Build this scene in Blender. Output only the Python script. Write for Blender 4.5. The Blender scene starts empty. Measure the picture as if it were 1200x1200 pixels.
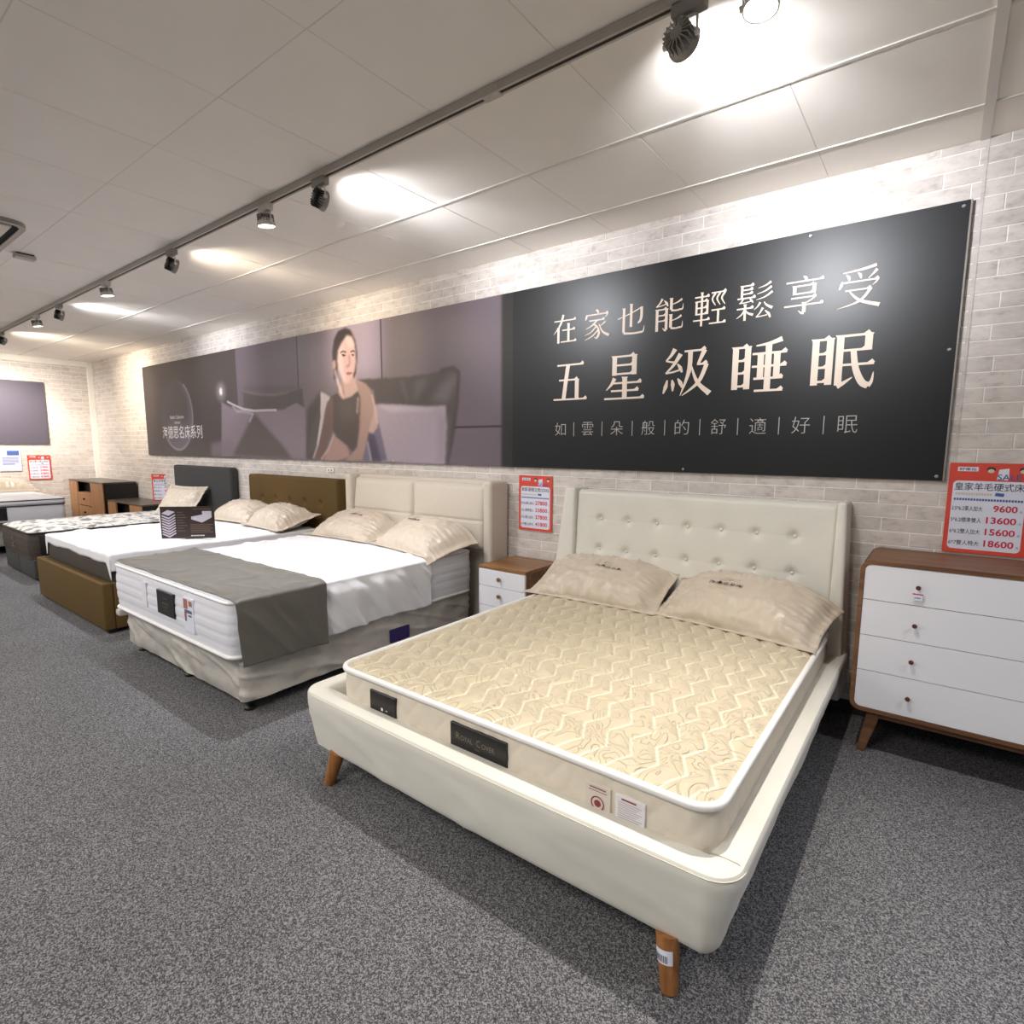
import bpy, bmesh, math, random
import numpy as np
from mathutils import Vector, Matrix, noise
random.seed(7)
R = math.radians
SC = bpy.context.scene
COL = SC.collection

# ------------------------------------------------------------------ camera, world, lights, exposure
EYE = 1.40
yaw, pitch, roll = 0.6427, 0.1283, 0.0062
cam_d = bpy.data.cameras.new('camera')
cam_d.sensor_width = 36; cam_d.sensor_fit = 'HORIZONTAL'
cam_d.lens = 652.76 / 1200 * 36
cam_d.shift_x = (600 - 610.92) / 1200; cam_d.shift_y = (608.47 - 600) / 1200
cam_d.clip_start = 0.05
cam = bpy.data.objects.new('camera', cam_d); COL.objects.link(cam)
cy_, sy_, cp_, sp_ = math.cos(yaw), math.sin(yaw), math.cos(pitch), math.sin(pitch)
fw = Vector((-sy_ * cp_, cy_ * cp_, -sp_)); rt = Vector((cy_, sy_, 0)); up = rt.cross(fw)
c_, s_ = math.cos(roll), math.sin(roll)
rt2 = rt * c_ + up * s_; up2 = up * c_ - rt * s_
m = Matrix((rt2, up2, -fw)).transposed().to_4x4(); m.translation = (0, 0, EYE)
cam.matrix_world = m
SC.camera = cam

w = bpy.data.worlds.new('world'); SC.world = w; w.use_nodes = True
bg = w.node_tree.nodes['Background']
bg.inputs[0].default_value = (0.95, 0.97, 1.0, 1); bg.inputs[1].default_value = 0.20
SC.view_settings.view_transform = 'Standard'; SC.view_settings.look = 'None'
SC.view_settings.gamma = 1; SC.view_settings.use_curve_mapping = False
SC.view_settings.exposure = 0.10

WALL_Y = 3.327; FAR_X = -11.45; CEIL = 2.756; BACK_Y = -3.6; RIGHT_X = 2.6
TRK_Y = 1.775
PANELS = [(-1.2, -1.1), (-4.2, -1.1), (-7.4, -1.1), (-10.0, -0.6)]     # unseen panels added for fill light on the shop-floor side
PANEL_W = 64
# track lamps: x, kind ('wall' or 'down'), power, colour, target
WARM = (1.0, 0.86, 0.68); COOL = (0.93, 0.95, 1.0); NEUT = (1.0, 0.93, 0.84)
LAMPS = [
    (-0.735, 'wall', 92, (.93, .95, 1.0), (-0.58, WALL_Y, 2.42)),
    (-0.505, 'down', 120, (1.0, .94, .86), (-0.52, 1.50, 0.40)),
    (-2.60, 'wall', 70, COOL, (-2.35, WALL_Y, 2.40)),
    (-3.12, 'down', 120, (0.96, .96, 1.0), (-3.2, 2.05, 0.6)),
    (-4.34, 'wall', 62, WARM, (-4.30, WALL_Y, 2.25)),
    (-5.60, 'down', 115, COOL, (-5.6, 2.1, 0.6)),
    (-6.86, 'wall', 62, COOL, (-6.9, WALL_Y, 2.35)),
    (-7.62, 'down', 110, COOL, (-7.7, 2.2, 0.5)),
    (-9.10, 'wall', 120, WARM, (-9.6, WALL_Y, 2.15)),
    (-10.4, 'down', 190, NEUT, (-11.3, 2.3, 1.7)),
    (1.35, 'down', 110, COOL, (1.0, 1.6, 0.2)),
]
for (px, py) in PANELS:
    l = bpy.data.lights.new('fill_light', 'AREA'); l.shape = 'RECTANGLE'; l.size = 1.15; l.size_y = 1.15
    l.energy = PANEL_W; l.color = (1.0, 0.96, 0.9)
    o = bpy.data.objects.new('fill_light', l); COL.objects.link(o); o.location = (px, py, CEIL - 0.03)

# ------------------------------------------------------------------ materials
def S(r, g, b):
    f = lambda c: ((c / 255) / 12.92 if c <= 10 else (((c / 255) + 0.055) / 1.055) ** 2.4)
    return (f(r), f(g), f(b))
MATS = {}
def mat(name, col, rough=0.7, spec=0.5, metal=0.0, var=None, bump=None, sheen=0.0, emit=None, coords='Object', aniso=None, coat=0):
    """var=(scale, amount[, stretch xyz])  bump=(scale, strength, dist)"""
    if name in MATS: return MATS[name]
    m = bpy.data.materials.new(name); m.use_nodes = True; nt = m.node_tree
    b = nt.nodes['Principled BSDF']
    b.inputs['Base Color'].default_value = (*col, 1); b.inputs['Roughness'].default_value = rough
    b.inputs['Specular IOR Level'].default_value = spec; b.inputs['Metallic'].default_value = metal
    b.inputs['Sheen Weight'].default_value = sheen
    b.inputs['Coat Weight'].default_value = coat; b.inputs['Coat Roughness'].default_value = 0.12
    if emit:
        b.inputs['Emission Color'].default_value = (*emit[0], 1); b.inputs['Emission Strength'].default_value = emit[1]
    tc = None
    if var or bump: tc = nt.nodes.new('ShaderNodeTexCoord')
    if var:
        mp = nt.nodes.new('ShaderNodeMapping'); nt.links.new(tc.outputs[coords], mp.inputs[0])
        if len(var) > 2: mp.inputs['Scale'].default_value = var[2]
        n = nt.nodes.new('ShaderNodeTexNoise'); n.inputs['Scale'].default_value = var[0]; n.inputs['Detail'].default_value = 5
        nt.links.new(mp.outputs[0], n.inputs['Vector'])
        mr = nt.nodes.new('ShaderNodeMapRange'); mr.inputs[1].default_value = 0.3; mr.inputs[2].default_value = 0.7
        mr.inputs[3].default_value = 1 - var[1]; mr.inputs[4].default_value = 1 + var[1]
        nt.links.new(n.outputs['Fac'], mr.inputs[0])
        mx = nt.nodes.new('ShaderNodeVectorMath'); mx.operation = 'SCALE'; mx.inputs[0].default_value = col
        nt.links.new(mr.outputs[0], mx.inputs['Scale']); nt.links.new(mx.outputs[0], b.inputs['Base Color'])
    if bump:
        n = nt.nodes.new('ShaderNodeTexNoise'); n.inputs['Scale'].default_value = bump[0]; n.inputs['Detail'].default_value = 4
        nt.links.new(tc.outputs[coords], n.inputs['Vector'])
        bp = nt.nodes.new('ShaderNodeBump'); bp.inputs['Strength'].default_value = bump[1]; bp.inputs['Distance'].default_value = bump[2]
        nt.links.new(n.outputs['Fac'], bp.inputs['Height']); nt.links.new(bp.outputs[0], b.inputs['Normal'])
    MATS[name] = m; return m
def N(m, t): return m.node_tree.nodes.new(t)
def Lk(m, a, b): m.node_tree.links.new(a, b)

def mat_carpet():
    m = mat('carpet', (0.1, 0.1, 0.1), 0.95, 0.15); b = m.node_tree.nodes['Principled BSDF']
    tc = N(m, 'ShaderNodeTexCoord')
    v = N(m, 'ShaderNodeTexVoronoi'); v.inputs['Scale'].default_value = 330; Lk(m, tc.outputs['Object'], v.inputs['Vector'])
    n = N(m, 'ShaderNodeTexNoise'); n.inputs['Scale'].default_value = 90; n.inputs['Detail'].default_value = 6; n.inputs['Roughness'].default_value = 0.8
    Lk(m, tc.outputs['Object'], n.inputs['Vector'])
    n2 = N(m, 'ShaderNodeTexNoise'); n2.inputs['Scale'].default_value = 1.6; n2.inputs['Detail'].default_value = 3
    Lk(m, tc.outputs['Object'], n2.inputs['Vector'])
    bw = N(m, 'ShaderNodeSeparateColor'); Lk(m, v.outputs['Color'], bw.inputs[0])
    mul = N(m, 'ShaderNodeMath'); mul.operation = 'MULTIPLY_ADD'; Lk(m, bw.outputs[0], mul.inputs[0]); mul.inputs[1].default_value = 0.55; Lk(m, n.outputs['Fac'], mul.inputs[2])
    r = N(m, 'ShaderNodeValToRGB'); Lk(m, mul.outputs[0], r.inputs[0])
    e = r.color_ramp.elements; e[0].position = 0.40; e[0].color = (*S(52, 51, 55), 1); e[1].position = 1.05; e[1].color = (*S(146, 145, 147), 1)
    k = e.new(0.72); k.color = (*S(81, 80, 83), 1)
    mr = N(m, 'ShaderNodeMapRange'); Lk(m, n2.outputs['Fac'], mr.inputs[0]); mr.inputs[3].default_value = 0.86; mr.inputs[4].default_value = 1.14
    vm = N(m, 'ShaderNodeVectorMath'); vm.operation = 'SCALE'; Lk(m, r.outputs[0], vm.inputs[0]); Lk(m, mr.outputs[0], vm.inputs['Scale'])
    Lk(m, vm.outputs[0], b.inputs['Base Color'])
    bp = N(m, 'ShaderNodeBump'); bp.inputs['Strength'].default_value = 0.7; bp.inputs['Distance'].default_value = 0.004
    Lk(m, mul.outputs[0], bp.inputs['Height']); Lk(m, bp.outputs[0], b.inputs['Normal'])
    return m
def mat_brick():
    m = mat('whitewashed_brick', (0.5, 0.5, 0.5), 0.85, 0.25); b = m.node_tree.nodes['Principled BSDF']
    g = N(m, 'ShaderNodeNewGeometry'); oi = N(m, 'ShaderNodeObjectInfo')
    add = N(m, 'ShaderNodeMath'); add.operation = 'ADD'; Lk(m, g.outputs['Random Per Island'], add.inputs[0]); Lk(m, oi.outputs['Random'], add.inputs[1])
    fr = N(m, 'ShaderNodeMath'); fr.operation = 'FRACT'; Lk(m, add.outputs[0], fr.inputs[0])
    mp = N(m, 'ShaderNodeMapping'); mp.inputs['Scale'].default_value = (1, 1, 2.2); Lk(m, g.outputs['Position'], mp.inputs[0])
    n = N(m, 'ShaderNodeTexNoise'); n.inputs['Scale'].default_value = 14; n.inputs['Detail'].default_value = 8; n.inputs['Roughness'].default_value = 0.65
    Lk(m, mp.outputs[0], n.inputs['Vector'])
    r = N(m, 'ShaderNodeValToRGB'); Lk(m, n.outputs['Fac'], r.inputs[0]); e = r.color_ramp.elements
    e[0].position = 0.28; e[0].color = (*S(184, 174, 168), 1); e[1].position = 0.68; e[1].color = (*S(228, 220, 213), 1)
    k = e.new(0.45); k.color = (*S(214, 205, 198), 1)
    mr = N(m, 'ShaderNodeMapRange'); Lk(m, fr.outputs[0], mr.inputs[0]); mr.inputs[3].default_value = 0.84; mr.inputs[4].default_value = 0.98
    vm = N(m, 'ShaderNodeVectorMath'); vm.operation = 'SCALE'; Lk(m, r.outputs[0], vm.inputs[0]); Lk(m, mr.outputs[0], vm.inputs['Scale'])
    Lk(m, vm.outputs[0], b.inputs['Base Color'])
    bp = N(m, 'ShaderNodeBump'); bp.inputs['Strength'].default_value = 0.35; bp.inputs['Distance'].default_value = 0.004
    Lk(m, n.outputs['Fac'], bp.inputs['Height']); Lk(m, bp.outputs[0], b.inputs['Normal'])
    return m
def mat_wood(name, c1, c2, axis='X', scale=6, rough=0.45):
    if name in MATS: return MATS[name]
    m = mat(name, c1, rough, 0.4); b = m.node_tree.nodes['Principled BSDF']
    g = N(m, 'ShaderNodeTexCoord'); mp = N(m, 'ShaderNodeMapping')
    st = {'X': (0.35, 5, 5), 'Y': (5, 0.35, 5), 'Z': (5, 5, 0.35)}[axis]
    mp.inputs['Scale'].default_value = st; Lk(m, g.outputs['Object'], mp.inputs[0])
    n = N(m, 'ShaderNodeTexNoise'); n.inputs['Scale'].default_value = scale; n.inputs['Detail'].default_value = 8; n.inputs['Roughness'].default_value = 0.62
    n.inputs['Distortion'].default_value = 0.6
    Lk(m, mp.outputs[0], n.inputs['Vector'])
    r = N(m, 'ShaderNodeValToRGB'); Lk(m, n.outputs['Fac'], r.inputs[0]); e = r.color_ramp.elements
    e[0].position = 0.32; e[0].color = (*c2, 1); e[1].position = 0.68; e[1].color = (*c1, 1)
    Lk(m, r.outputs[0], b.inputs['Base Color'])
    return m
def mat_attr(name, rough=0.5, spec=0.4):
    m = mat(name, (0.5, 0.5, 0.5), rough, spec); a = N(m, 'ShaderNodeVertexColor'); a.layer_name = 'print'
    Lk(m, a.outputs[0], m.node_tree.nodes['Principled BSDF'].inputs['Base Color']); return m

M_CARPET = mat_carpet(); M_BRICK = mat_brick()
M_MORTAR = mat('mortar', S(246, 242, 238), 0.9, 0.2, var=(20, 0.04))
M_TILE = mat('ceiling_board', S(240, 234, 226), 0.55, 0.35, var=(2.5, 0.025), bump=(260, 0.25, 0.0015))
M_TBAR = mat('ceiling_grid_white', S(216, 211, 204), 0.5)
M_TRIM = mat('white_trim', S(238, 234, 226), 0.5)
M_CREAM = mat('cream_upholstery', S(222, 219, 209), 0.62, 0.3, var=(6, 0.03), bump=(420, 0.12, 0.002), sheen=0.15)
M_PIPING = mat('cream_piping', S(216, 213, 202), 0.6, 0.3)
M_WHITEPIPE = mat('white_piping', S(240, 238, 236), 0.55, 0.4)
M_SATIN = mat('champagne_satin', S(203, 189, 171), 0.34, 0.5, var=(5, 0.03), bump=(28, 0.10, 0.006), sheen=0.3)
M_LOGO = mat('brown_print', S(74, 58, 50), 0.7)
M_OAK = mat_wood('warm_oak', S(176, 122, 72), S(128, 80, 42), 'Z', 8)
M_WALNUT = mat_wood('walnut', S(140, 98, 68), S(92, 62, 42), 'X', 5)
M_WALTOP = mat_wood('walnut_top', S(160, 116, 72), S(100, 68, 40), 'X', 4, 0.35)
M_LACQ = mat('white_lacquer', S(232, 232, 238), 0.32, 0.5)
M_DARKGAP = mat('dark_gap', S(22, 20, 19), 0.8)
M_BLACK = mat('black_satin_label', S(24, 22, 22), 0.35, 0.5)
M_BLKPANEL = mat('banner_black', S(20, 21, 23), 0.40, 0.42)
M_GOLDTXT = mat('pale_gold_lettering', S(222, 204, 188), 0.5, 0.4)
M_GREYTXT = mat('pale_grey_lettering', S(176, 172, 168), 0.5)
M_WHITETXT = mat('white_lettering', S(225, 222, 220), 0.5)
M_SHEET = mat('white_sheet', S(240, 240, 244), 0.6, 0.3, bump=(35, 0.12, 0.006))
M_PLASTIC = mat('plastic_wrapped_cloth', S(190, 185, 178), 0.30, 0.5, var=(4, 0.12), bump=(16, 0.6, 0.012), coat=0.7)
M_RUNNER = mat('grey_velvet_runner', S(100, 97, 90), 0.48, 0.4, var=(5, 0.05), bump=(22, 0.15, 0.006), sheen=0.35)
M_MATSIDE = mat('white_quilted_side', S(226, 226, 234), 0.6, 0.3, bump=(120, 0.15, 0.003))
M_TAUPE = mat('taupe_fabric', S(206, 196, 182), 0.85, 0.2, var=(180, 0.06), bump=(300, 0.35, 0.002), sheen=0.2)
M_BROWN = mat('olive_brown_fabric', S(94, 74, 42), 0.85, 0.2, var=(160, 0.08), bump=(300, 0.4, 0.002))
M_DKGREY = mat('charcoal_fabric', S(66, 66, 66), 0.8, 0.25, var=(120, 0.06), bump=(300, 0.3, 0.002))
M_DKMAT = mat('dark_brown_mattress_side', S(70, 62, 56), 0.6, 0.3, var=(60, 0.1), bump=(80, 0.3, 0.003))
M_METAL = mat('lamp_grey_metal', S(150, 144, 138), 0.4, 0.5, metal=0.4)
M_LAMPW = mat('lamp_white_metal', S(206, 200, 192), 0.4, 0.5)
M_FIN = mat('black_heat_sink', S(34, 32, 32), 0.45, 0.5)
M_TRACK = mat('track_white', S(188, 180, 170), 0.45)
M_SLOT = mat('track_slot_dark', S(40, 32, 26), 0.6)
M_GLOW = mat('lit_lamp_lens', (1, 1, 1), 0.4, emit=((1.0, 0.97, 0.9), 14))
M_LENSDIM = mat('lit_lamp_lens_wallside', (1, 1, 1), 0.4, emit=((1.0, 0.96, 0.9), 8))
M_PANELGLOW = mat('fill_panel_glow', (1, 1, 1), 0.5, emit=((1.0, 0.96, 0.9), 2.2))
M_CASTER = mat('black_caster', S(20, 20, 20), 0.5)
M_STEEL = mat('screw_steel', S(200, 200, 200), 0.25, metal=0.9)
M_PAPER = mat('paper_white', S(226, 228, 242), 0.5)
M_RED = mat('sign_red', S(218, 74, 58), 0.5)
M_REDNUM = mat('sign_crimson', S(206, 40, 74), 0.5)
M_INK = mat('ink_dark', S(44, 40, 56), 0.6)
M_BLUE = mat('ink_blue', S(70, 96, 160), 0.6)
M_TAN = mat('ink_tan', S(214, 196, 176), 0.6)
M_SKIN = mat('ink_skin', S(232, 190, 160), 0.6)
M_BOARD = mat('board_dark_brown', S(48, 34, 30), 0.4)
M_BOARDTXT = mat('board_tan_text', S(120, 98, 82), 0.5)
M_CABWOOD = mat_wood('cabinet_light_wood', S(186, 138, 98), S(150, 106, 70), 'Z', 5)
M_CABDARK = mat('cabinet_black', S(30, 27, 26), 0.5, var=(20, 0.1))
M_CABTOP = mat('cabinet_dark_top', S(84, 74, 66), 0.3, 0.5, var=(10, 0.08))
M_PURPLE = mat('purple_label', S(52, 36, 100), 0.5)
M_POSTER = mat('grey_mauve_poster', S(88, 82, 94), 0.5)

# ------------------------------------------------------------------ mesh helpers
def bm_obj(name, bm, material, parent=None, smooth=False, world=True, angle=None):
    me = bpy.data.meshes.new(name); bm.to_mesh(me); bm.free()
    return link(name, me, material, parent, smooth, world)
def link(name, me, material, parent=None, smooth=False, world=True):
    if material is not None and not me.materials: me.materials.append(material)
    if smooth:
        me.polygons.foreach_set('use_smooth', [True] * len(me.polygons))
        if smooth == 'auto':
            try: me.set_sharp_from_angle(angle=R(38))
            except Exception: pass
    o = bpy.data.objects.new(name, me); COL.objects.link(o)
    if parent is not None:
        o.parent = parent
        if world:
            off = Vector(parent.location)
            if parent.parent is not None: off = off + Vector(parent.parent.location)
            me.transform(Matrix.Translation(-off))
    return o
def py_mesh(name, vs, fs):
    me = bpy.data.meshes.new(name); me.from_pydata([tuple(v) for v in vs], [], fs); me.update(); return me
def box(bm, x0, x1, y0, y1, z0, z1, r=0.0, seg=2, mtx=None):
    t = bmesh.new()
    g = bmesh.ops.create_cube(t, size=1)
    for v in t.verts:
        v.co = Vector(((x0 + x1) / 2 + v.co.x * (x1 - x0), (y0 + y1) / 2 + v.co.y * (y1 - y0), (z0 + z1) / 2 + v.co.z * (z1 - z0)))
    if r > 0: bmesh.ops.bevel(t, geom=list(t.edges), offset=r, segments=seg, affect='EDGES', profile=0.5)
    if mtx is not None: bmesh.ops.transform(t, matrix=mtx, verts=t.verts)
    me = bpy.data.meshes.new('t'); t.to_mesh(me); t.free(); bm.from_mesh(me); bpy.data.meshes.remove(me)
    return bm
def lathe(bm, prof, mtx=None, n=20, cap=True):
    """prof: list of (radius, z)"""
    rings = []
    for (r, z) in prof:
        rings.append([bm.verts.new((mtx or Matrix()) @ Vector((r * math.cos(2 * math.pi * i / n), r * math.sin(2 * math.pi * i / n), z))) for i in range(n)])
    for a, b in zip(rings[:-1], rings[1:]):
        for i in range(n): bm.faces.new((a[i], a[(i + 1) % n], b[(i + 1) % n], b[i]))
    if cap:
        bm.faces.new(list(reversed(rings[0]))); bm.faces.new(rings[-1])
    return bm
def tube(bm, pts, r, n=8, closed=False):
    P = [Vector(p) for p in pts]; rings = []; L = len(P)
    ref = Vector((0, 0, 1))
    for i, p in enumerate(P):
        if closed: d = P[(i + 1) % L] - P[i - 1]
        else: d = P[min(i + 1, L - 1)] - P[max(i - 1, 0)]
        d.normalize(); a = ref.cross(d)
        if a.length < 0.1: a = Vector((1, 0, 0)).cross(d)
        a.normalize(); b = d.cross(a)
        rr = r[i] if isinstance(r, (list, tuple)) else r
        rings.append([bm.verts.new(p + a * rr * math.cos(2 * math.pi * k / n) + b * rr * math.sin(2 * math.pi * k / n)) for k in range(n)])
    rng = range(L) if closed else range(L - 1)
    for i in rng:
        A, B = rings[i], rings[(i + 1) % L]
        for k in range(n): bm.faces.new((A[k], A[(k + 1) % n], B[(k + 1) % n], B[k]))
    if not closed:
        bm.faces.new(list(reversed(rings[0]))); bm.faces.new(rings[-1])
    return bm
def grid_mesh(name, f, nu, nv, u0=0, u1=1, v0=0, v1=1, flip=False):
    vs = [f(u0 + (u1 - u0) * i / nu, v0 + (v1 - v0) * j / nv) for j in range(nv + 1) for i in range(nu + 1)]
    fs = []
    for j in range(nv):
        for i in range(nu):
            a = j * (nu + 1) + i; q = (a, a + 1, a + nu + 2, a + nu + 1)
            fs.append(q[::-1] if flip else q)
    return py_mesh(name, vs, fs)
def thing(name, label, cat, loc=(0, 0, 0), group=None, rotz=0):
    o = bpy.data.objects.new(name, None); COL.objects.link(o); o.location = loc; o.rotation_euler = (0, 0, rotz)
    o.empty_display_size = 0.1
    o['label'] = label; o['category'] = cat
    if group: o['group'] = group
    return o
def tag(o, label=None, cat=None, group=None, kind=None):
    if label: o['label'] = label
    if cat: o['category'] = cat
    if group: o['group'] = group
    if kind: o['kind'] = kind
    return o
def solid(o, t, off=-1):
    md = o.modifiers.new('thickness', 'SOLIDIFY'); md.thickness = t; md.offset = off; return o
def ns(x, y, z=0.0, s=1.0): return noise.noise(Vector((x * s, y * s, z * s)))
def sm(a, b, x):
    t = min(1, max(0, (x - a) / (b - a))); return t * t * (3 - 2 * t)

# text: flat glyph mesh normalised to a box, returned as (verts Nx2, faces)
_tcache = {}
def glyphs(body, offset=0.0, res=3):
    k = (body, offset, res)
    if k in _tcache: return _tcache[k]
    cu = bpy.data.curves.new('t', 'FONT'); cu.body = body; cu.size = 1; cu.offset = offset; cu.resolution_u = res
    cu.fill_mode = 'FRONT'
    o = bpy.data.objects.new('t', cu); COL.objects.link(o)
    dg = bpy.context.evaluated_depsgraph_get(); dg.update()
    me = bpy.data.meshes.new_from_object(o.evaluated_get(dg))
    v = np.array([tuple(q.co)[:2] for q in me.vertices]); f = [tuple(p.vertices) for p in me.polygons]
    bpy.data.objects.remove(o); bpy.data.curves.remove(cu); bpy.data.meshes.remove(me)
    _tcache[k] = (v, f); return v, f
def text_geo(body, w, h, offset=0.0, res=3, fit='box', serif=0.0):
    v, f = glyphs(body, offset, res)
    lo, hi = v.min(0), v.max(0); d = np.maximum(hi - lo, 1e-6)
    if fit == 'box': s = np.array([w / d[0], h / d[1]])
    elif fit == 'w': s = np.array([w / d[0]] * 2)
    else: s = np.array([h / d[1]] * 2)
    q = (v - (lo + hi) / 2) * s
    if serif:
        V = []; F = []
        for k, dx in enumerate((-serif, 0, serif)):
            F += [tuple(i + len(V) * 1 for i in ff) for ff in f] if k == 0 else [tuple(i + k * len(q) for i in ff) for ff in f]
            V += [(a + dx, b) for a, b in q]
        return np.array(V), F
    return q, f
def ribbon(P, W):
    """tapered smooth stroke: P points, W widths"""
    n = len(P); Q = []; ws = []
    for i in range(n - 1):
        p0, p1, p2, p3 = P[max(i - 1, 0)], P[i], P[i + 1], P[min(i + 2, n - 1)]
        for k in range(5):
            t = k / 5; f = lambda a: 0.5 * (2 * p1[a] + (p2[a] - p0[a]) * t + (2 * p0[a] - 5 * p1[a] + 4 * p2[a] - p3[a]) * t * t + (3 * p1[a] - p0[a] - 3 * p2[a] + p3[a]) * t ** 3)
            Q.append((f(0), f(1))); ws.append(W[i] + (W[i + 1] - W[i]) * t)
    Q.append(P[-1]); ws.append(W[-1]); L, Rr = [], []
    for i, (x, y) in enumerate(Q):
        a, c = Q[max(i - 1, 0)], Q[min(i + 1, len(Q) - 1)]; dx, dy = c[0] - a[0], c[1] - a[1]; l = math.hypot(dx, dy) or 1
        L.append((x - dy / l * ws[i] / 2, y + dx / l * ws[i] / 2)); Rr.append((x + dy / l * ws[i] / 2, y - dx / l * ws[i] / 2))
    return [[L[i], Rr[i], Rr[i + 1], L[i + 1]] for i in range(len(L) - 1)]
EYE_L = 'V10,90,8 V32,90,8 H10,32,88 H10,32,63 H10,32,39 H10,32,14 '
MING = {
 '五': 'H12,88,90 R44,90;38,50;32,6:9,9,9 H18,72,53 V70,54,6 H2,98,5',
 '星': 'V27,97,54 V73,97,54 H27,73,95 H27,73,76 H27,73,57 R28,48;20,34;8,22:8,5,1 H22,90,37 V52,50,4 H20,84,20 H4,97,3',
 '級': 'R26,99;18,86;8,76:8,5,2 R8,76;18,73;26,72:3,3,3 R38,88;24,66;8,50:8,5,2 R8,50;24,52;40,56:3,3,3 R32,68;38,60;42,50:2,6,3 R12,36;9,22;4,8:2,7,2 R22,36;24,26;24,12:2,7,2 R34,38;40,28;44,18:2,7,2 H46,88,92 R58,92;56,50;40,2:8,7,1 R86,92;80,78;74,64:8,6,4 H72,92,64 R91,64;76,28;44,2:7,6,1 R60,64;74,28;99,4:2,6,9',
 '睡': EYE_L + 'R90,98;70,92;46,89:8,5,2 V68,92,4 H40,99,74 H40,99,50 H44,94,27 H46,95,4 V55,74,27 V83,74,27',
 '眠': EYE_L + 'H46,90,91 V88,93,64 H46,88,66 V47,93,6 R46,4;56,10;68,19:8,5,1 H47,98,41 R67,66;72,34;82,10;92,3:7,8,9,9 R91,3;96,10;98,26:7,4,1',
 '在': 'H6,95,79 R44,99;32,66;4,34:9,7,1 V24,56,2 H40,92,46 V66,68,6 H34,98,6',
 '家': 'R46,99;53,94;56,86:2,8,4 R12,86;10,78;7,68:3,8,3 H12,93,83 R92,84;88,76;82,70:6,4,1 H22,80,64 R52,64;34,48;8,38:7,5,1 R36,54;54,40;60,20;52,4:4,6,9,7 R52,4;48,4;42,10:6,3,1 R50,44;30,26;4,16:6,4,1 R56,30;34,12;6,1:6,4,1 R84,56;74,48;62,42:7,4,1 R60,50;74,24;99,9:2,6,9',
 '也': 'R2,56;44,68;86,84:3,3,4 R86,86;86,56;82,42;74,36:9,9,8,5 V50,99,26 V24,88,10 R24,8;56,5;86,6:7,6,6 R86,6;94,9;97,26:7,5,1',
 '能': 'R28,99;20,86;8,76:8,5,2 R8,76;26,78;44,82:3,3,3 R34,93;42,84;47,74:2,8,3 V12,68,0 H12,43,66 V43,68,3 R43,2;38,2;31,9:8,5,1 H12,43,48 H12,43,31 V58,97,62 R92,90;78,82;58,77:7,4,2 R58,60;74,58;90,60:6,5,5 R90,59;95,62;96,76:5,4,1 V58,48,8 R92,41;78,33;58,28:7,4,2 R58,6;74,4;90,6:6,5,5 R90,5;95,8;96,24:5,4,1',
 '輕': 'H4,48,86 V26,99,0 V10,74,34 V43,74,34 H10,43,73 H10,43,54 H10,43,36 H1,51,18 H54,97,93 R66,91;57,75;67,56:6,5,2 R80,91;71,75;81,56:6,5,2 R94,91;85,75;95,56:6,5,2 H56,96,43 V76,43,6 H50,99,5',
 '鬆': 'V14,99,62 H14,46,97 H14,44,86 H14,44,75 H2,52,63 R18,62;14,54;8,50:5,4,2 R8,50;26,51;42,53:2,3,2 R36,60;42,54;46,48:2,6,2 R92,99;78,91;58,86:7,4,1 R94,86;78,76;56,70:7,4,1 R97,72;78,60;54,54:7,4,1 H2,48,34 V25,46,0 R25,32;16,18;2,8:6,4,1 R25,30;34,20;48,14:2,5,7 R66,46;60,36;50,27:7,4,1 R76,46;84,36;99,27:2,5,8 R74,30;66,16;56,6:7,4,2 R56,6;70,7;86,9:3,3,3 R80,22;90,12;95,1:2,7,4',
 '享': 'R46,99;52,94;54,87:2,8,5 H4,96,86 V26,76,52 V74,76,52 H26,74,74 H26,74,54 H18,80,43 R80,44;68,34;54,28:5,4,2 V52,30,3 R52,2;46,2;38,9:8,5,1 H2,98,23',
 '受': 'R86,99;56,93;12,89:8,6,2 R20,84;26,77;28,68:2,7,3 R46,86;52,79;54,70:2,7,3 R88,88;80,78;70,68:8,5,1 R12,68;10,58;6,48:3,8,3 H12,93,64 R92,66;88,57;80,50:6,4,1 H20,78,43 R78,44;54,14;4,-1:8,6,1 R28,43;54,16;99,-1:2,7,10',
}
def ming(ch, w, h, th=3.4, tv=9.0):
    out = []
    for tk in MING[ch].split():
        k, a = tk[0], tk[1:]
        if k == 'H':
            x0, x1, y = map(float, a.split(',')); out.append([(x0, y - th / 2), (x1, y - th / 2), (x1, y + th / 2), (x0, y + th / 2)])
            out.append([(x1 - 10, y + th / 2 - .3), (x1 + 1.5, y + th / 2 - .3), (x1 - 3, y + 7.5)])
        elif k == 'V':
            x, y1, y0 = map(float, a.split(',')); t = tv * (0.72 if ch in '輕鬆' else 1)
            out.append([(x - t / 2, y0), (x + t / 2, y0), (x + t / 2, y1 - 1), (x - t / 2, y1 - 1)]); out.append([(x - t / 2 - 2.5, y1 + .5), (x - t / 2, y1 - 4), (x + t / 2, y1 - 3), (x + t / 2 + 1.5, y1 - 1), (x + t / 2, y1)])
        else:
            p, ww = a.split(':'); out += ribbon([tuple(map(float, q.split(','))) for q in p.split(';')], [float(q) * tv / 9 for q in ww.split(',')])
    return [[((x - 50) / 100 * w, (y - 50) / 100 * h) for x, y in P] for P in out]
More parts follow.
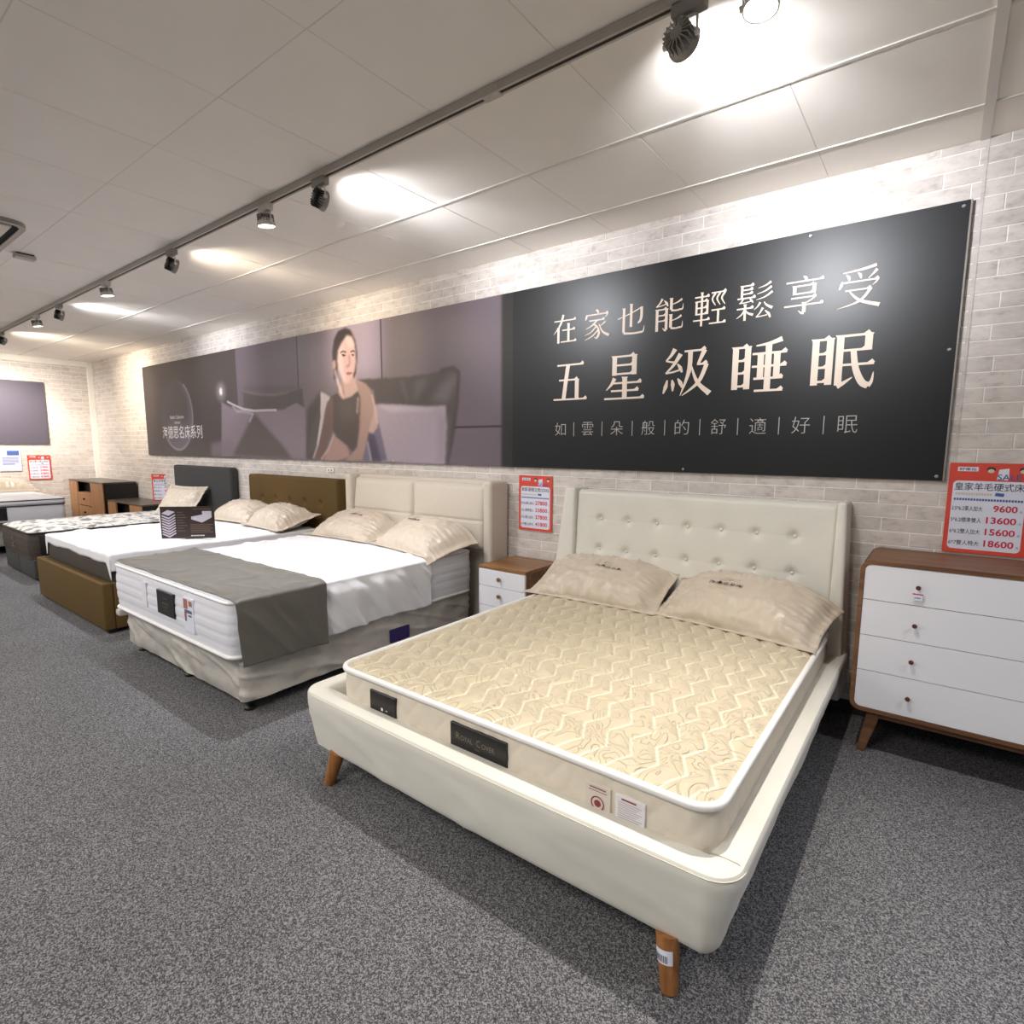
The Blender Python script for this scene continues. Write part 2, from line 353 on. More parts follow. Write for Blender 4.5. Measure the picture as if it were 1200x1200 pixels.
class Flat:
    """collects flat print on a plane: origin O, right X, up Z axes, normal offset"""
    def __init__(s, O, X, Z):
        s.O = Vector(O); s.X = Vector(X).normalized(); s.Z = Vector(Z).normalized(); s.N = s.X.cross(s.Z); s.v = []; s.f = []
    def pt(s, a, b, k): return tuple(s.O + s.X * a + s.Z * b + s.N * k)
    def poly(s, pts, k=0.0008):
        n = len(s.v); s.v += [s.pt(a, b, k) for a, b in pts]; s.f.append(tuple(range(n, n + len(pts))))
        return s
    def rect(s, x0, x1, z0, z1, k=0.0008, r=0):
        if r <= 0: return s.poly([(x0, z0), (x1, z0), (x1, z1), (x0, z1)], k)
        P = []
        for cx, cz, a0 in ((x1 - r, z0 + r, -90), (x1 - r, z1 - r, 0), (x0 + r, z1 - r, 90), (x0 + r, z0 + r, 180)):
            for i in range(5):
                a = R(a0 + i * 22.5); P.append((cx + r * math.cos(a), cz + r * math.sin(a)))
        return s.poly(P, k)
    def disc(s, x, z, r, k=0.0008, rz=None, n=14):
        return s.poly([(x + r * math.cos(2 * math.pi * i / n), z + (rz or r) * math.sin(2 * math.pi * i / n)) for i in range(n)], k)
    def ring(s, x, z, r0, r1, k=0.0008, n=20):
        n0 = len(s.v)
        for i in range(n):
            c, t = math.cos(2 * math.pi * i / n), math.sin(2 * math.pi * i / n)
            s.v += [s.pt(x + r0 * c, z + r0 * t, k), s.pt(x + r1 * c, z + r1 * t, k)]
        for i in range(n):
            a = n0 + 2 * i; b = n0 + 2 * ((i + 1) % n); s.f.append((a, a + 1, b + 1, b))
        return s
    def text(s, body, x, z, w, h, k=0.0012, offset=0.0, fit='box', serif=0.0, res=3):
        q, f = text_geo(body, w, h, offset, res, fit, serif); n = len(s.v)
        m_ = len(q) // 3 if serif else len(q) + 1
        s.v += [s.pt(x + a, z + b, k + 0.0004 * (i // m_)) for i, (a, b) in enumerate(q)]; s.f += [tuple(i + n for i in ff) for ff in f]
        return s
    def done(s, name, material, parent, world=True):
        me = py_mesh(name, s.v, s.f)
        o = link(name, me, material, parent, world=world)
        if name not in ('character', 'divider_bar', 'white_field', 'red_stripe'): o['kind'] = 'stuff'     # small print
        return o

# ------------------------------------------------------------------ the room
flo = bpy.data.objects.new('floor', grid_mesh('floor', lambda u, v: (FAR_X - 0.1 + (RIGHT_X - FAR_X + 0.1) * u, BACK_Y + (WALL_Y - BACK_Y + 0.1) * v, 0), 24, 12))
flo.data.materials.append(M_CARPET); COL.objects.link(flo); tag(flo, 'grey speckled loop-pile carpet floor', kind='structure')

# ceiling: backing, boards one by one, grid bars
T = 0.6075; X0 = -2.9976; YA = 2.4013
b = bmesh.new(); box(b, FAR_X - 0.1, RIGHT_X, BACK_Y, WALL_Y + 0.1, CEIL + 0.012, CEIL + 0.08)
ceil = bm_obj('ceiling', b, M_DARKGAP); tag(ceil, 'grey-white ceiling of square boards in a grid', kind='structure')
def tile_mesh(wx, wy):
    b = bmesh.new(); g = 0.0014; c = 0.0016
    x0, x1, y0, y1 = g, wx - g, g, wy - g
    v = [b.verts.new(p) for p in ((x0, y0, 0.012), (x1, y0, 0.012), (x1, y1, 0.012), (x0, y1, 0.012),
         (x0, y0, c), (x1, y0, c), (x1, y1, c), (x0, y1, c), (x0 + c, y0 + c, 0), (x1 - c, y0 + c, 0), (x1 - c, y1 - c, 0), (x0 + c, y1 - c, 0))]
    for k in (0, 4):
        for i in range(4): b.faces.new((v[k + i], v[k + (i + 1) % 4], v[k + 4 + (i + 1) % 4], v[k + 4 + i]))
    b.faces.new((v[8], v[9], v[10], v[11])); b.faces.new((v[3], v[2], v[1], v[0]))
    bmesh.ops.recalc_face_normals(b, faces=b.faces)
    me = bpy.data.meshes.new('ceiling_board'); b.to_mesh(me); b.free(); me.materials.append(M_TILE); return me
tcache = {}
xs = [X0 + i * T for i in range(-14, 10)]; xs = [FAR_X] + [x for x in xs if FAR_X + 0.05 < x < RIGHT_X] + [RIGHT_X]
ys = [YA + i * T for i in range(-9, 2)] + [WALL_Y]
for i in range(len(xs) - 1):
    for j in range(len(ys) - 1):
        wx, wy = round(xs[i + 1] - xs[i], 4), round(ys[j + 1] - ys[j], 4)
        if (wx, wy) not in tcache: tcache[(wx, wy)] = tile_mesh(wx, wy)
        o = bpy.data.objects.new('ceiling_board', tcache[(wx, wy)]); COL.objects.link(o); o.parent = ceil
        o.location = (xs[i], ys[j], CEIL + random.uniform(0, 0.0012))
b = bmesh.new()
for y in ys[1:-1]:
    hw = 0.007 if y > 2.2 else 0.0022; pr = 0.004 if y > 2.2 else -0.002
    box(b, FAR_X, RIGHT_X, y - hw, y + hw, CEIL - pr, CEIL + 0.011)
for x in xs[1:-1]:
    hw = 0.0022; pr = -0.002
    if abs(x - 0.04) < 0.1: hw = 0.017; pr = 0.006
    box(b, x - hw, x + hw, BACK_Y, WALL_Y, CEIL - pr, CEIL + 0.011)
bars = bm_obj('grid_bars', b, M_TBAR, ceil, world=False); tag(bars, kind='stuff')

# walls: mortar slab + bricks
BL, BH, GAP = 0.2455, 0.0690, 0.0046
def brick_verts(x0, x1, z0, z1, d, c=0.0012):
    a = [(x0, 0, z0), (x1, 0, z0), (x1, 0, z1), (x0, 0, z1)]
    m_ = [(x, -d + c, z) for x, _, z in a]
    f = [(x0 + c, -d, z0 + c), (x1 - c, -d, z0 + c), (x1 - c, -d, z1 - c), (x0 + c, -d, z1 - c)]
    return a + m_ + f
BF = [(0, 1, 5, 4), (1, 2, 6, 5), (2, 3, 7, 6), (3, 0, 4, 7), (4, 5, 9, 8), (5, 6, 10, 9), (6, 7, 11, 10), (7, 4, 8, 11), (8, 9, 10, 11)]
BANX0, BANX1, BANZ0, BANZ1 = -9.31, 0.012, 1.255, 2.506
def proj_px(x, y, z):
    d = Vector((x, y, z - EYE)); zz = d.dot(fw)
    return 610.9 + 652.8 * d.dot(rt2) / zz, 608.5 - 652.8 * d.dot(up2) / zz
b = bmesh.new(); box(b, FAR_X - 0.1, RIGHT_X, WALL_Y, WALL_Y + 0.12, 0, CEIL + 0.01)
wall = bm_obj('wall_back', b, M_MORTAR); tag(wall, 'whitewashed brick wall behind the row of headboards', kind='structure')
cand = []; ZOFF = 0.0265
row = 0; z = -BH + ZOFF
while z < CEIL:
    off = (row % 2) * BL / 2 + (0.02 if (row // 2) % 2 else 0)
    x = -0.115 + off - 60 * BL
    while x < RIGHT_X:
        x0, x1, z0, z1 = max(x + GAP / 2, FAR_X), min(x + BL - GAP / 2, RIGHT_X), max(z + GAP / 2, 0), min(z + BH - GAP / 2, CEIL)
        if x1 - x0 > 0.02 and z1 - z0 > 0.012:
            hid = x0 > BANX0 and x1 < BANX1 and z0 > BANZ0 and z1 < BANZ1
            if not hid:
                px = [proj_px(a, WALL_Y, c) for a, c in ((x0, z0), (x1, z0), (x1, z1), (x0, z1))]
                ar = abs(sum(px[i][0] * px[(i + 1) % 4][1] - px[(i + 1) % 4][0] * px[i][1] for i in range(4))) / 2
                vis = all(-5 < q[0] < 1215 and -5 < q[1] < 1205 for q in px)
                behind = (-2.0 < x0 and x1 < -0.36 and z1 < 1.08) or (-4.3 < x0 and x1 < -2.65 and z1 < 1.05) or (x0 > -0.22 and z1 < 0.88) or (-2.5 < x0 and x1 < -2.1 and z1 < 0.55)
                cand.append((ar if vis and not behind else 0, x0, x1, z0, z1))
        x += BL
    z += BH; row += 1
cand.sort(reverse=True)
bmcache = {}
for (ar, x0, x1, z0, z1) in cand[:296]:
    k = (round(x1 - x0, 3), round(z1 - z0, 3), random.randint(0, 2))
    if k not in bmcache:
        me = py_mesh('brick', brick_verts(0, x1 - x0, 0, z1 - z0, 0.0018 + 0.0006 * k[2]), BF); me.materials.append(M_BRICK); bmcache[k] = me
    o = bpy.data.objects.new('brick', bmcache[k]); COL.objects.link(o); o.parent = wall; o.location = (x0, WALL_Y, z0)
V, F = [], []
for (ar, x0, x1, z0, z1) in cand[296:]:
    n = len(V); V += [(x, WALL_Y + y, z) for x, y, z in brick_verts(x0, x1, z0, z1, random.uniform(0.0018, 0.003))]; F += [tuple(i + n for i in f) for f in BF]
o = link('bricks', py_mesh('bricks', V, F), M_BRICK, wall); tag(o, kind='stuff')
# vertical wallpaper joint strip right of the banner
b = bmesh.new(); box(b, 0.043, 0.057, WALL_Y - 0.0045, WALL_Y + 0.002, 0, CEIL, 0.0005, 1)
bm_obj('joint_strip', b, M_BRICK, wall)

b = bmesh.new(); box(b, FAR_X - 0.12, FAR_X, BACK_Y, WALL_Y + 0.1, 0, CEIL + 0.01)
wallf = bm_obj('wall_left', b, M_MORTAR); tag(wallf, 'whitewashed brick end wall at the far left of the showroom', kind='structure')
V, F = [], []; row = 0; z = -BH + 0.02
while z < CEIL:
    y = BACK_Y - (row % 2) * BL / 2
    while y < WALL_Y:
        y0, y1, z0, z1 = max(y, BACK_Y) + GAP / 2, min(y + BL - GAP / 2, WALL_Y), max(z + GAP / 2, 0), min(z + BH - GAP / 2, CEIL)
        if y1 - y0 > 0.02 and z1 - z0 > 0.01:
            n = len(V); d = random.uniform(0.0018, 0.003)
            V += [(FAR_X - yy, xx, zz) for xx, yy, zz in brick_verts(y0, y1, z0, z1, d)]; F += [tuple(i + n for i in f[::-1]) for f in BF]
        y += BL
    z += BH; row += 1
o = link('bricks', py_mesh('bricks', V, F), M_BRICK, wallf); tag(o, kind='stuff')
b = bmesh.new(); box(b, FAR_X + 0.003, FAR_X + 0.03, WALL_Y - 0.085, WALL_Y - 0.002, 0, CEIL, 0.004, 1)
tag(bm_obj('trim_1', b, M_TRIM), 'white upright trim in the far corner', kind='structure')
b = bmesh.new(); box(b, FAR_X + 0.003, FAR_X + 0.026, BACK_Y, WALL_Y - 0.06, CEIL - 0.09, CEIL, 0.004, 1)
tag(bm_obj('trim_2', b, M_TRIM), 'white trim along the top of the far wall', kind='structure')
b = bmesh.new(); box(b, FAR_X, RIGHT_X, WALL_Y - 0.012, WALL_Y, 0, 0.07, 0.002, 1)
tag(bm_obj('baseboard_back', b, mat('dark_skirting', S(44, 42, 42), 0.6)), 'dark skirting along the foot of the brick wall', kind='structure')

# glowing panels added as fill over the aisle side (outside the frame)
for i, (px, py) in enumerate(PANELS):
    t = thing('fill_panel', 'square unseen fill panel added over the aisle, ' + ('opposite the cream bed', 'opposite the grey runner bed', 'opposite the charcoal divan', 'nearest the far end wall')[i], 'fill light', (px, py, CEIL), 'added fill panels over the aisle')
    b = bmesh.new()
    for a in ((-.6, .6, -.6, -.57), (-.6, .6, .57, .6), (-.6, -.57, -.57, .57), (.57, .6, -.57, .57)): box(b, *a, -0.02, 0.0)
    bm_obj('frame', b, M_TBAR, t, world=False)
    b = bmesh.new(); box(b, -.57, .57, -.57, .57, -0.012, -0.002); bm_obj('diffuser', b, M_PANELGLOW, t, world=False)

# ------------------------------------------------------------------ track and lamps
t = thing('lighting_track', 'long white lighting track fixed along the ceiling above the beds', 'lighting track', (-4, TRK_Y, CEIL))
XA, XB = FAR_X + 0.05, 2.2
b = bmesh.new()
box(b, XA, XB, TRK_Y - 0.018, TRK_Y + 0.018, CEIL - 0.012, CEIL, 0.001, 1)
box(b, XA, XB, TRK_Y - 0.018, TRK_Y - 0.0075, CEIL - 0.032, CEIL - 0.012); box(b, XA, XB, TRK_Y + 0.0075, TRK_Y + 0.018, CEIL - 0.032, CEIL - 0.012)
bm_obj('rail', b, M_TRACK, t)
b = bmesh.new(); box(b, XA, XB, TRK_Y - 0.0075, TRK_Y + 0.0075, CEIL - 0.029, CEIL - 0.012); bm_obj('slot', b, M_SLOT, t)
b = bmesh.new(); box(b, -1.52, -1.44, TRK_Y - 0.02, TRK_Y + 0.02, CEIL - 0.035, CEIL - 0.002, 0.002, 1); bm_obj('coupler', b, M_TRACK, t)
side_names = {}
def lamp(x, kind, power, col, tgt, label):
    r = thing('track_spotlight', label, 'spotlight', (x, TRK_Y, CEIL - 0.03), 'spotlights along the ceiling track')
    b = bmesh.new(); sh_ = 0.022 if (kind == 'wall' and x > -1) else 0.0; box(b, sh_ - 0.052, sh_ + 0.052, -0.018, 0.018, -0.036, 0.004, 0.003, 1); bm_obj('adapter', b, M_LAMPW if kind == 'down' else M_METAL, r, world=False)
    hz = -0.098 if kind == 'wall' else -0.088; piv = Vector((0, 0, hz))
    d = (Vector(tgt) - (Vector(r.location) + piv)).normalized()
    q = d.to_track_quat('Z', 'Y'); ax = Vector((0, 0, 1)).cross(d)
    if ax.length < 0.25: ax = Vector((1, 0, 0))
    ax.normalize()
    b = bmesh.new()
    arm = lambda s: [piv + ax * 0.05 * s, Vector((0, 0, -0.050)) + ax * 0.05 * s, Vector((0, 0, -0.044)) + ax * 0.038 * s]
    tube(b, arm(-1) + [Vector((0, 0, -0.042))] + arm(1)[::-1], 0.0038, 6)
    bm_obj('yoke', b, M_LAMPW, r, smooth='auto', world=False)
    b = bmesh.new(); tube(b, [(0, 0, -0.033), (0, 0, -0.045)], 0.009, 10); bm_obj('stem', b, M_LAMPW, r, smooth='auto', world=False)
    for s in (-1, 1):
        e = piv + ax * 0.05 * s; b = bmesh.new(); tube(b, [e - ax * 0.004 * s, e + ax * 0.008 * s], 0.009, 10); bm_obj('pivot_screw', b, M_LAMPW, r, smooth='auto', world=False)
    Mx = Matrix.Translation(piv) @ q.to_matrix().to_4x4()
    b = bmesh.new(); lathe(b, [(0.030, -0.020), (0.036, -0.012), (0.046, 0.006), (0.049, 0.014), (0.049, 0.024), (0.045, 0.024), (0.042, 0.018)], Mx, 28)
    head = bm_obj('lamp_head', b, M_METAL if kind == 'wall' else M_LAMPW, r, smooth='auto', world=False)
    b = bmesh.new(); lathe(b, [(0.0415, 0.017), (0.0415, 0.021)], Mx, 28); bm_obj('lens', b, M_GLOW if kind == 'down' else M_LENSDIM, r, world=False)
    hs = M_METAL if (kind == 'down' or x > -1) else M_FIN
    b = bmesh.new(); lathe(b, [(0.016, -0.038), (0.020, -0.034), (0.022, -0.02)], Mx, 16)
    bm_obj('heat_sink', b, hs, r, world=False); b = bmesh.new()
    for k in range(18):
        a = 2 * math.pi * k / 18
        box(b, 0.018, 0.044, -0.0016, 0.0016, -0.036, 0.002, mtx=Mx @ Matrix.Rotation(a, 4, 'Z'))
    tag(bm_obj('cooling_fins', b, hs, r, world=False), kind='stuff')
    for pw, sz in ((power * (0.55 if kind == 'wall' else 0.75), 140 if kind == 'wall' else 118), (power * (1.15 if kind == 'wall' else 0.7), 66)):
        l = bpy.data.lights.new('spot', 'SPOT'); l.energy = pw; l.color = col; l.shadow_soft_size = 0.022
        l.spot_size = R(sz); l.spot_blend = 1.0
        lo = bpy.data.objects.new('bulb', l); COL.objects.link(lo); lo.parent = r
        lo.matrix_local = Matrix.Translation(piv + d * 0.030) @ d.to_track_quat('-Z', 'Y').to_matrix().to_4x4()
    return r
LL = ['black-finned spotlight at top right turned to the wall, largest on the track',
      'glowing spotlight at the top edge pointing down over the cream bed',
      'black-finned spotlight above the seated woman picture, facing the wall in strong glow',
      'glowing white spotlight hanging left of the black-finned one over the grey runner bed',
      'grey spotlight facing the wall, third from the right among those turned to the wall',
      'bright glowing spotlight above the low black board bed, middle of the far track',
      'small black and white spotlight turned to the wall just left of the bright one',
      'small glowing spotlight second from the left end of the track',
      'grey spotlight at the left edge of the picture turned to the wall',
      'far spotlight at the end of the track beyond the left edge of the picture',
      'spotlight on the track beyond the right edge of the picture']
for (x, k, pw, c, tg), lb in zip(LAMPS, LL): lamp(x, k, pw, c, tg, lb)

# ceiling cassette and sensor at the left edge
t = thing('air_conditioner_cassette', 'white ceiling cassette air conditioner with a dark slot around its panel', 'air conditioner', (-5.1, 0.62, CEIL))
def rsq(h, r, n=6):
    P = []
    for cx, cz, a0 in ((h - r, -h + r, -90), (h - r, h - r, 0), (-h + r, h - r, 90), (-h + r, -h + r, 180)):
        for i in range(n + 1):
            a = R(a0 + i * 90 / n); P.append((cx + r * math.cos(a), cz + r * math.sin(a)))
    return P
def ringplate(h0, r0, h1, r1, z0, z1):
    b = bmesh.new(); A, B = rsq(h0, r0), rsq(h1, r1); n = len(A)
    va = [[b.verts.new((*p, z)) for p in Q] for Q, z in ((A, z1), (A, z0), (B, z0), (B, z1))]
    for P, Q in zip(va, va[1:] + va[:1]):
        for i in range(n): b.faces.new((P[i], P[(i + 1) % n], Q[(i + 1) % n], Q[i]))
    bmesh.ops.recalc_face_normals(b, faces=b.faces); return b
bm_obj('outer_panel', ringplate(0.47, 0.10, 0.44, 0.08, -0.025, 0), M_METAL, t, world=False, smooth='auto')
bm_obj('air_slot', ringplate(0.44, 0.08, 0.40, 0.06, -0.012, 0), M_DARKGAP, t, world=False, smooth='auto')
b = bmesh.new(); box(b, -0.40, 0.40, -0.40, 0.40, -0.03, 0, 0.006, 2); bm_obj('centre_panel', b, M_LAMPW, t, world=False)
b = bmesh.new()
for i in range(12): box(b, -0.26, 0.26, -0.25 + i * 0.045, -0.235 + i * 0.045, -0.034, -0.029)
bm_obj('grille', b, M_METAL, t, world=False)
t = thing('ceiling_sensor', 'small beige box sensor on the ceiling near the left edge', 'sensor', (-5.40, 1.225, CEIL))
b = bmesh.new(); box(b, -0.035, 0.035, -0.06, 0.06, -0.035, -0.008, 0.006, 2); bm_obj('cover', b, M_TRACK, t, world=False)
b = bmesh.new(); box(b, -0.03, 0.03, -0.05, 0.05, -0.009, 0); bm_obj('base_plate', b, M_DARKGAP, t, world=False)

# ------------------------------------------------------------------ the long banner
ban = thing('wall_banner', 'long dark banner panel with a woman on a bed and pale Chinese lettering', 'banner', (-4.6, WALL_Y, BANZ0))
BY = WALL_Y - 0.024; FY = BY - 0.0004
b = bmesh.new(); box(b, -2.556, BANX1, BY, WALL_Y - 0.004, BANZ0, BANZ1, 0.001, 1); tag(bm_obj('black_panel', b, M_BLKPANEL, ban), 'plain black right half of the banner')
b = bmesh.new(); box(b, BANX1, BANX1 + 0.008, BY - 0.002, WALL_Y - 0.004, BANZ0, BANZ1, 0.001, 1); bm_obj('edge_strip', b, M_METAL, ban)
def wallflat(k=0.0): return Flat((0, BY, 0), (1, 0, 0), (0, 0, 1))
for i, ch in enumerate('在家也能輕鬆享受'):
    f = wallflat(); cx_, cz_ = -2.115 + 0.2455 * i, 2.198
    for n_, P_ in enumerate(ming(ch, 0.192, 0.190, 4.2, 9.0)): f.poly([(a + cx_, c + cz_) for a, c in P_], 0.0008 + n_ * 0.00003)

    f.done('character', M_GOLDTXT, ban)
for i, ch in enumerate('五星級睡眠'):
    f = wallflat(); cx_, cz_ = -2.066 + 0.4045 * i, 1.850
    for n_, P_ in enumerate(ming(ch, 0.30 if i else 0.275, 0.285 if i else 0.27, 4.2, 11.0)): f.poly([(a + cx_, c + cz_) for a, c in P_], 0.0008 + n_ * 0.00003)

    f.done('character', M_GOLDTXT, ban)
for i, ch in enumerate('如雲朵般的舒適好眠'):
    f = wallflat()
    f.text(ch, -2.138 + 0.2176 * i, 1.527, 0.088, 0.088, offset=-0.012)
    f.done('character', M_GREYTXT, ban)
    if i < 8: f = wallflat(); f.rect(-2.138 + 0.2176 * (i + 0.5) - 0.0022, -2.138 + 0.2176 * (i + 0.5) + 0.0022, 1.478, 1.572); f.done('divider_bar', M_GREYTXT, ban)
for sx, sz in ((-0.012, 2.482), (-0.63, 2.484), (-0.012, 1.275), (-0.012, 1.86), (-1.25, 1.275), (-3.9, 1.275), (-3.9, 2.484)):
    b = bmesh.new(); lathe(b, [(0.008, 0), (0.008, 0.003), (0.005, 0.006)], Matrix.Translation((sx, BY, sz)) @ Matrix.Rotation(R(90), 4, 'X'), 12)
    bm_obj('screw', b, M_STEEL, ban, smooth='auto')

# printed picture: colours computed on a fine grid
PX0, PX1 = BANX0, -2.556
NXp, NZp = 760, 190
gx = np.linspace(PX0, PX1, NXp + 1); gz = np.linspace(BANZ0, BANZ1, NZp + 1)
GX, GZ = np.meshgrid(gx, gz); IMG = np.zeros(GX.shape + (3,))
def inside(P):
    P = np.array(P); c = np.zeros(GX.shape, bool); n = len(P)
    for i in range(n):
        x1, y1 = P[i]; x2, y2 = P[(i + 1) % n]
        if y1 == y2: continue
        k = ((y1 > GZ) != (y2 > GZ)) & (GX < (x2 - x1) * (GZ - y1) / (y2 - y1) + x1); c ^= k
    return c.astype(float)
def blur(a, r):
    for _ in range(2):
        for ax, rr in ((0, r), (1, r)):
            if rr < 1: continue
            p = np.pad(a, [(rr + 1, rr) if i == ax else (0, 0) for i in range(2)], mode='edge'); cs = np.cumsum(p, axis=ax)
            a = (np.take(cs, range(2 * rr + 1, cs.shape[ax]), axis=ax) - np.take(cs, range(0, cs.shape[ax] - 2 * rr - 1), axis=ax)) / (2 * rr + 1)
    return a
def paint(P, col, soft=0, alpha=1.0):
    global IMG
    m_ = inside(P)
    if soft: m_ = blur(m_, soft)
    m_ = (m_ * alpha)[..., None]; IMG = IMG * (1 - m_) + np.array(S(*col)) * m_
def line(P, col, wd, soft=0, alpha=1.0):
    global IMG
    d = np.full(GX.shape, 9.0)
    for (x1, y1), (x2, y2) in zip(P[:-1], P[1:]):
        L2 = (x2 - x1) ** 2 + (y2 - y1) ** 2 + 1e-9
        t_ = np.clip(((GX - x1) * (x2 - x1) + (GZ - y1) * (y2 - y1)) / L2, 0, 1)
        d = np.minimum(d, np.hypot(GX - x1 - t_ * (x2 - x1), GZ - y1 - t_ * (y2 - y1)))
    m_ = np.clip((wd - d) / (wd * 0.5), 0, 1)
    if soft: m_ = blur(m_, soft)
    m_ = (m_ * alpha)[..., None]; IMG = IMG * (1 - m_) + np.array(S(*col)) * m_
# --- print outlines, metres on the wall (x, z)
paint([(-9.4, 1.2), (-2.5, 1.2), (-2.5, 2.6), (-9.4, 2.6)], (116, 104, 106), 0, 1)
paint([(-9.4, 1.2), (-6.6, 1.2), (-6.6, 2.6), (-9.4, 2.6)], (76, 68, 66), 0, 1)
paint([(-6.6, 1.2), (-5.342, 1.2), (-5.342, 2.6), (-6.6, 2.6)], (112, 99, 106), 0, 1)
paint([(-5.342, 1.2), (-4.02, 1.2), (-4.02, 2.6), (-5.342, 2.6)], (118, 106, 110), 0, 1)
paint([(-4.02, 1.2), (-2.66, 1.2), (-2.66, 2.6), (-4.02, 2.6)], (108, 96, 104), 0, 1)
paint([(-4.75, 2.0), (-4.03, 2.0), (-4.03, 2.6), (-4.75, 2.6)], (176, 162, 176), 14, 0.9)
paint([(-3.95, 1.6), (-3.5, 1.6), (-3.5, 2.6), (-3.95, 2.6)], (124, 114, 112), 10, 0.6)
paint([(-2.665, 1.2), (-2.5, 1.2), (-2.5, 2.6), (-2.665, 2.6)], (40, 39, 38), 1, 1)
line([(-5.342, 1.9), (-5.342, 2.6)], (62, 54, 56), 0.012, 0, 1)
line([(-4.025, 2.0), (-4.025, 2.6)], (58, 52, 56), 0.012, 0, 1)
line([(-3.16, 1.557), (-2.66, 1.557)], (48, 40, 42), 0.01, 0, 1)
paint([(-9.4, 1.2), (-6.6, 1.2), (-6.6, 1.6), (-9.4, 1.6)], (70, 64, 60), 8, 0.4)
paint([(-6.9, 2.045), (-6.905, 2.077), (-6.921, 2.106), (-6.945, 2.129), (-6.975, 2.142), (-7.008, 2.145), (-7.04, 2.137), (-7.068, 2.119), (-7.088, 2.093), (-7.099, 2.062), (-7.099, 2.029), (-7.088, 1.998), (-7.068, 1.972), (-7.04, 1.954), (-7.008, 1.945), (-6.976, 1.948), (-6.946, 1.961), (-6.921, 1.983), (-6.906, 2.012), (-6.9, 2.045)], (150, 138, 140), 5, 0.8)  # round glare spot, halo then core, painted into the print colours
paint([(-6.965, 2.045), (-6.967, 2.06), (-6.972, 2.073), (-6.981, 2.083), (-6.991, 2.089), (-7.003, 2.09), (-7.014, 2.086), (-7.024, 2.078), (-7.031, 2.066), (-7.035, 2.052), (-7.035, 2.038), (-7.031, 2.024), (-7.024, 2.012), (-7.014, 2.004), (-7.003, 2.0), (-6.991, 2.001), (-6.981, 2.007), (-6.972, 2.017), (-6.967, 2.03), (-6.965, 2.045)], (236, 226, 228), 1, 1)
paint([(-7.8, 1.8), (-7.806, 1.874), (-7.824, 1.946), (-7.854, 2.014), (-7.894, 2.076), (-7.944, 2.132), (-8.003, 2.178), (-8.068, 2.215), (-8.139, 2.242), (-8.213, 2.257), (-8.289, 2.26), (-8.364, 2.251), (-8.436, 2.23), (-8.505, 2.199), (-8.567, 2.157), (-8.621, 2.105), (-8.667, 2.046), (-8.702, 1.981), (-8.726, 1.911), (-8.738, 1.838), (-8.739, 1.764), (-8.727, 1.691), (-8.703, 1.62), (-8.668, 1.555), (-8.622, 1.496), (-8.568, 1.444), (-8.506, 1.402), (-8.438, 1.37), (-8.365, 1.35), (-8.29, 1.34), (-8.214, 1.343), (-8.14, 1.358), (-8.07, 1.384), (-8.004, 1.421), (-7.945, 1.467), (-7.895, 1.523), (-7.854, 1.585), (-7.825, 1.653), (-7.806, 1.725), (-7.8, 1.799)], (112, 104, 112), 2, 0.75)
paint([(-7.914, 1.86), (-7.92, 1.932), (-7.938, 2.001), (-7.966, 2.067), (-8.005, 2.128), (-8.054, 2.182), (-8.111, 2.227), (-8.174, 2.263), (-8.243, 2.289), (-8.315, 2.303), (-8.388, 2.306), (-8.461, 2.297), (-8.531, 2.277), (-8.598, 2.247), (-8.658, 2.206), (-8.711, 2.156), (-8.755, 2.099), (-8.789, 2.035), (-8.812, 1.967), (-8.824, 1.897), (-8.824, 1.825), (-8.813, 1.754), (-8.79, 1.686), (-8.756, 1.622), (-8.712, 1.565), (-8.659, 1.515), (-8.599, 1.474), (-8.533, 1.443), (-8.462, 1.423), (-8.389, 1.414), (-8.316, 1.417), (-8.244, 1.431), (-8.176, 1.456), (-8.112, 1.492), (-8.055, 1.537), (-8.006, 1.591), (-7.967, 1.651), (-7.938, 1.717), (-7.92, 1.787), (-7.914, 1.859)], (80, 73, 70), 5, 0.85)
line([(-8.673, 1.563), (-8.649, 1.528), (-8.621, 1.495), (-8.591, 1.464), (-8.558, 1.437), (-8.523, 1.412), (-8.485, 1.391), (-8.446, 1.373), (-8.405, 1.359), (-8.363, 1.349), (-8.32, 1.343), (-8.276, 1.34), (-8.233, 1.341), (-8.19, 1.347), (-8.148, 1.356), (-8.106, 1.369), (-8.067, 1.385), (-8.028, 1.405), (-7.992, 1.429), (-7.958, 1.456), (-7.927, 1.485), (-7.899, 1.517), (-7.874, 1.552), (-7.852, 1.589), (-7.834, 1.627), (-7.82, 1.667), (-7.809, 1.709), (-7.803, 1.751), (-7.8, 1.793), (-7.801, 1.835), (-7.807, 1.877), (-7.816, 1.919), (-7.829, 1.959), (-7.846, 1.998), (-7.867, 2.036), (-7.89, 2.071), (-7.918, 2.104), (-7.948, 2.135), (-7.981, 2.163), (-8.016, 2.187)], (176, 168, 178), 0.014, 1, 0.8)
paint([(-7.87, 1.56), (-7.88, 1.599), (-7.907, 1.636), (-7.952, 1.669), (-8.011, 1.697), (-8.083, 1.719), (-8.163, 1.733), (-8.248, 1.74), (-8.334, 1.738), (-8.418, 1.727), (-8.494, 1.709), (-8.56, 1.684), (-8.612, 1.653), (-8.648, 1.618), (-8.667, 1.58), (-8.667, 1.541), (-8.649, 1.503), (-8.613, 1.467), (-8.561, 1.436), (-8.495, 1.411), (-8.419, 1.393), (-8.336, 1.382), (-8.249, 1.38), (-8.164, 1.386), (-8.084, 1.401), (-8.012, 1.422), (-7.953, 1.451), (-7.908, 1.484), (-7.88, 1.521), (-7.871, 1.559)], (112, 106, 122), 6, 0.5)
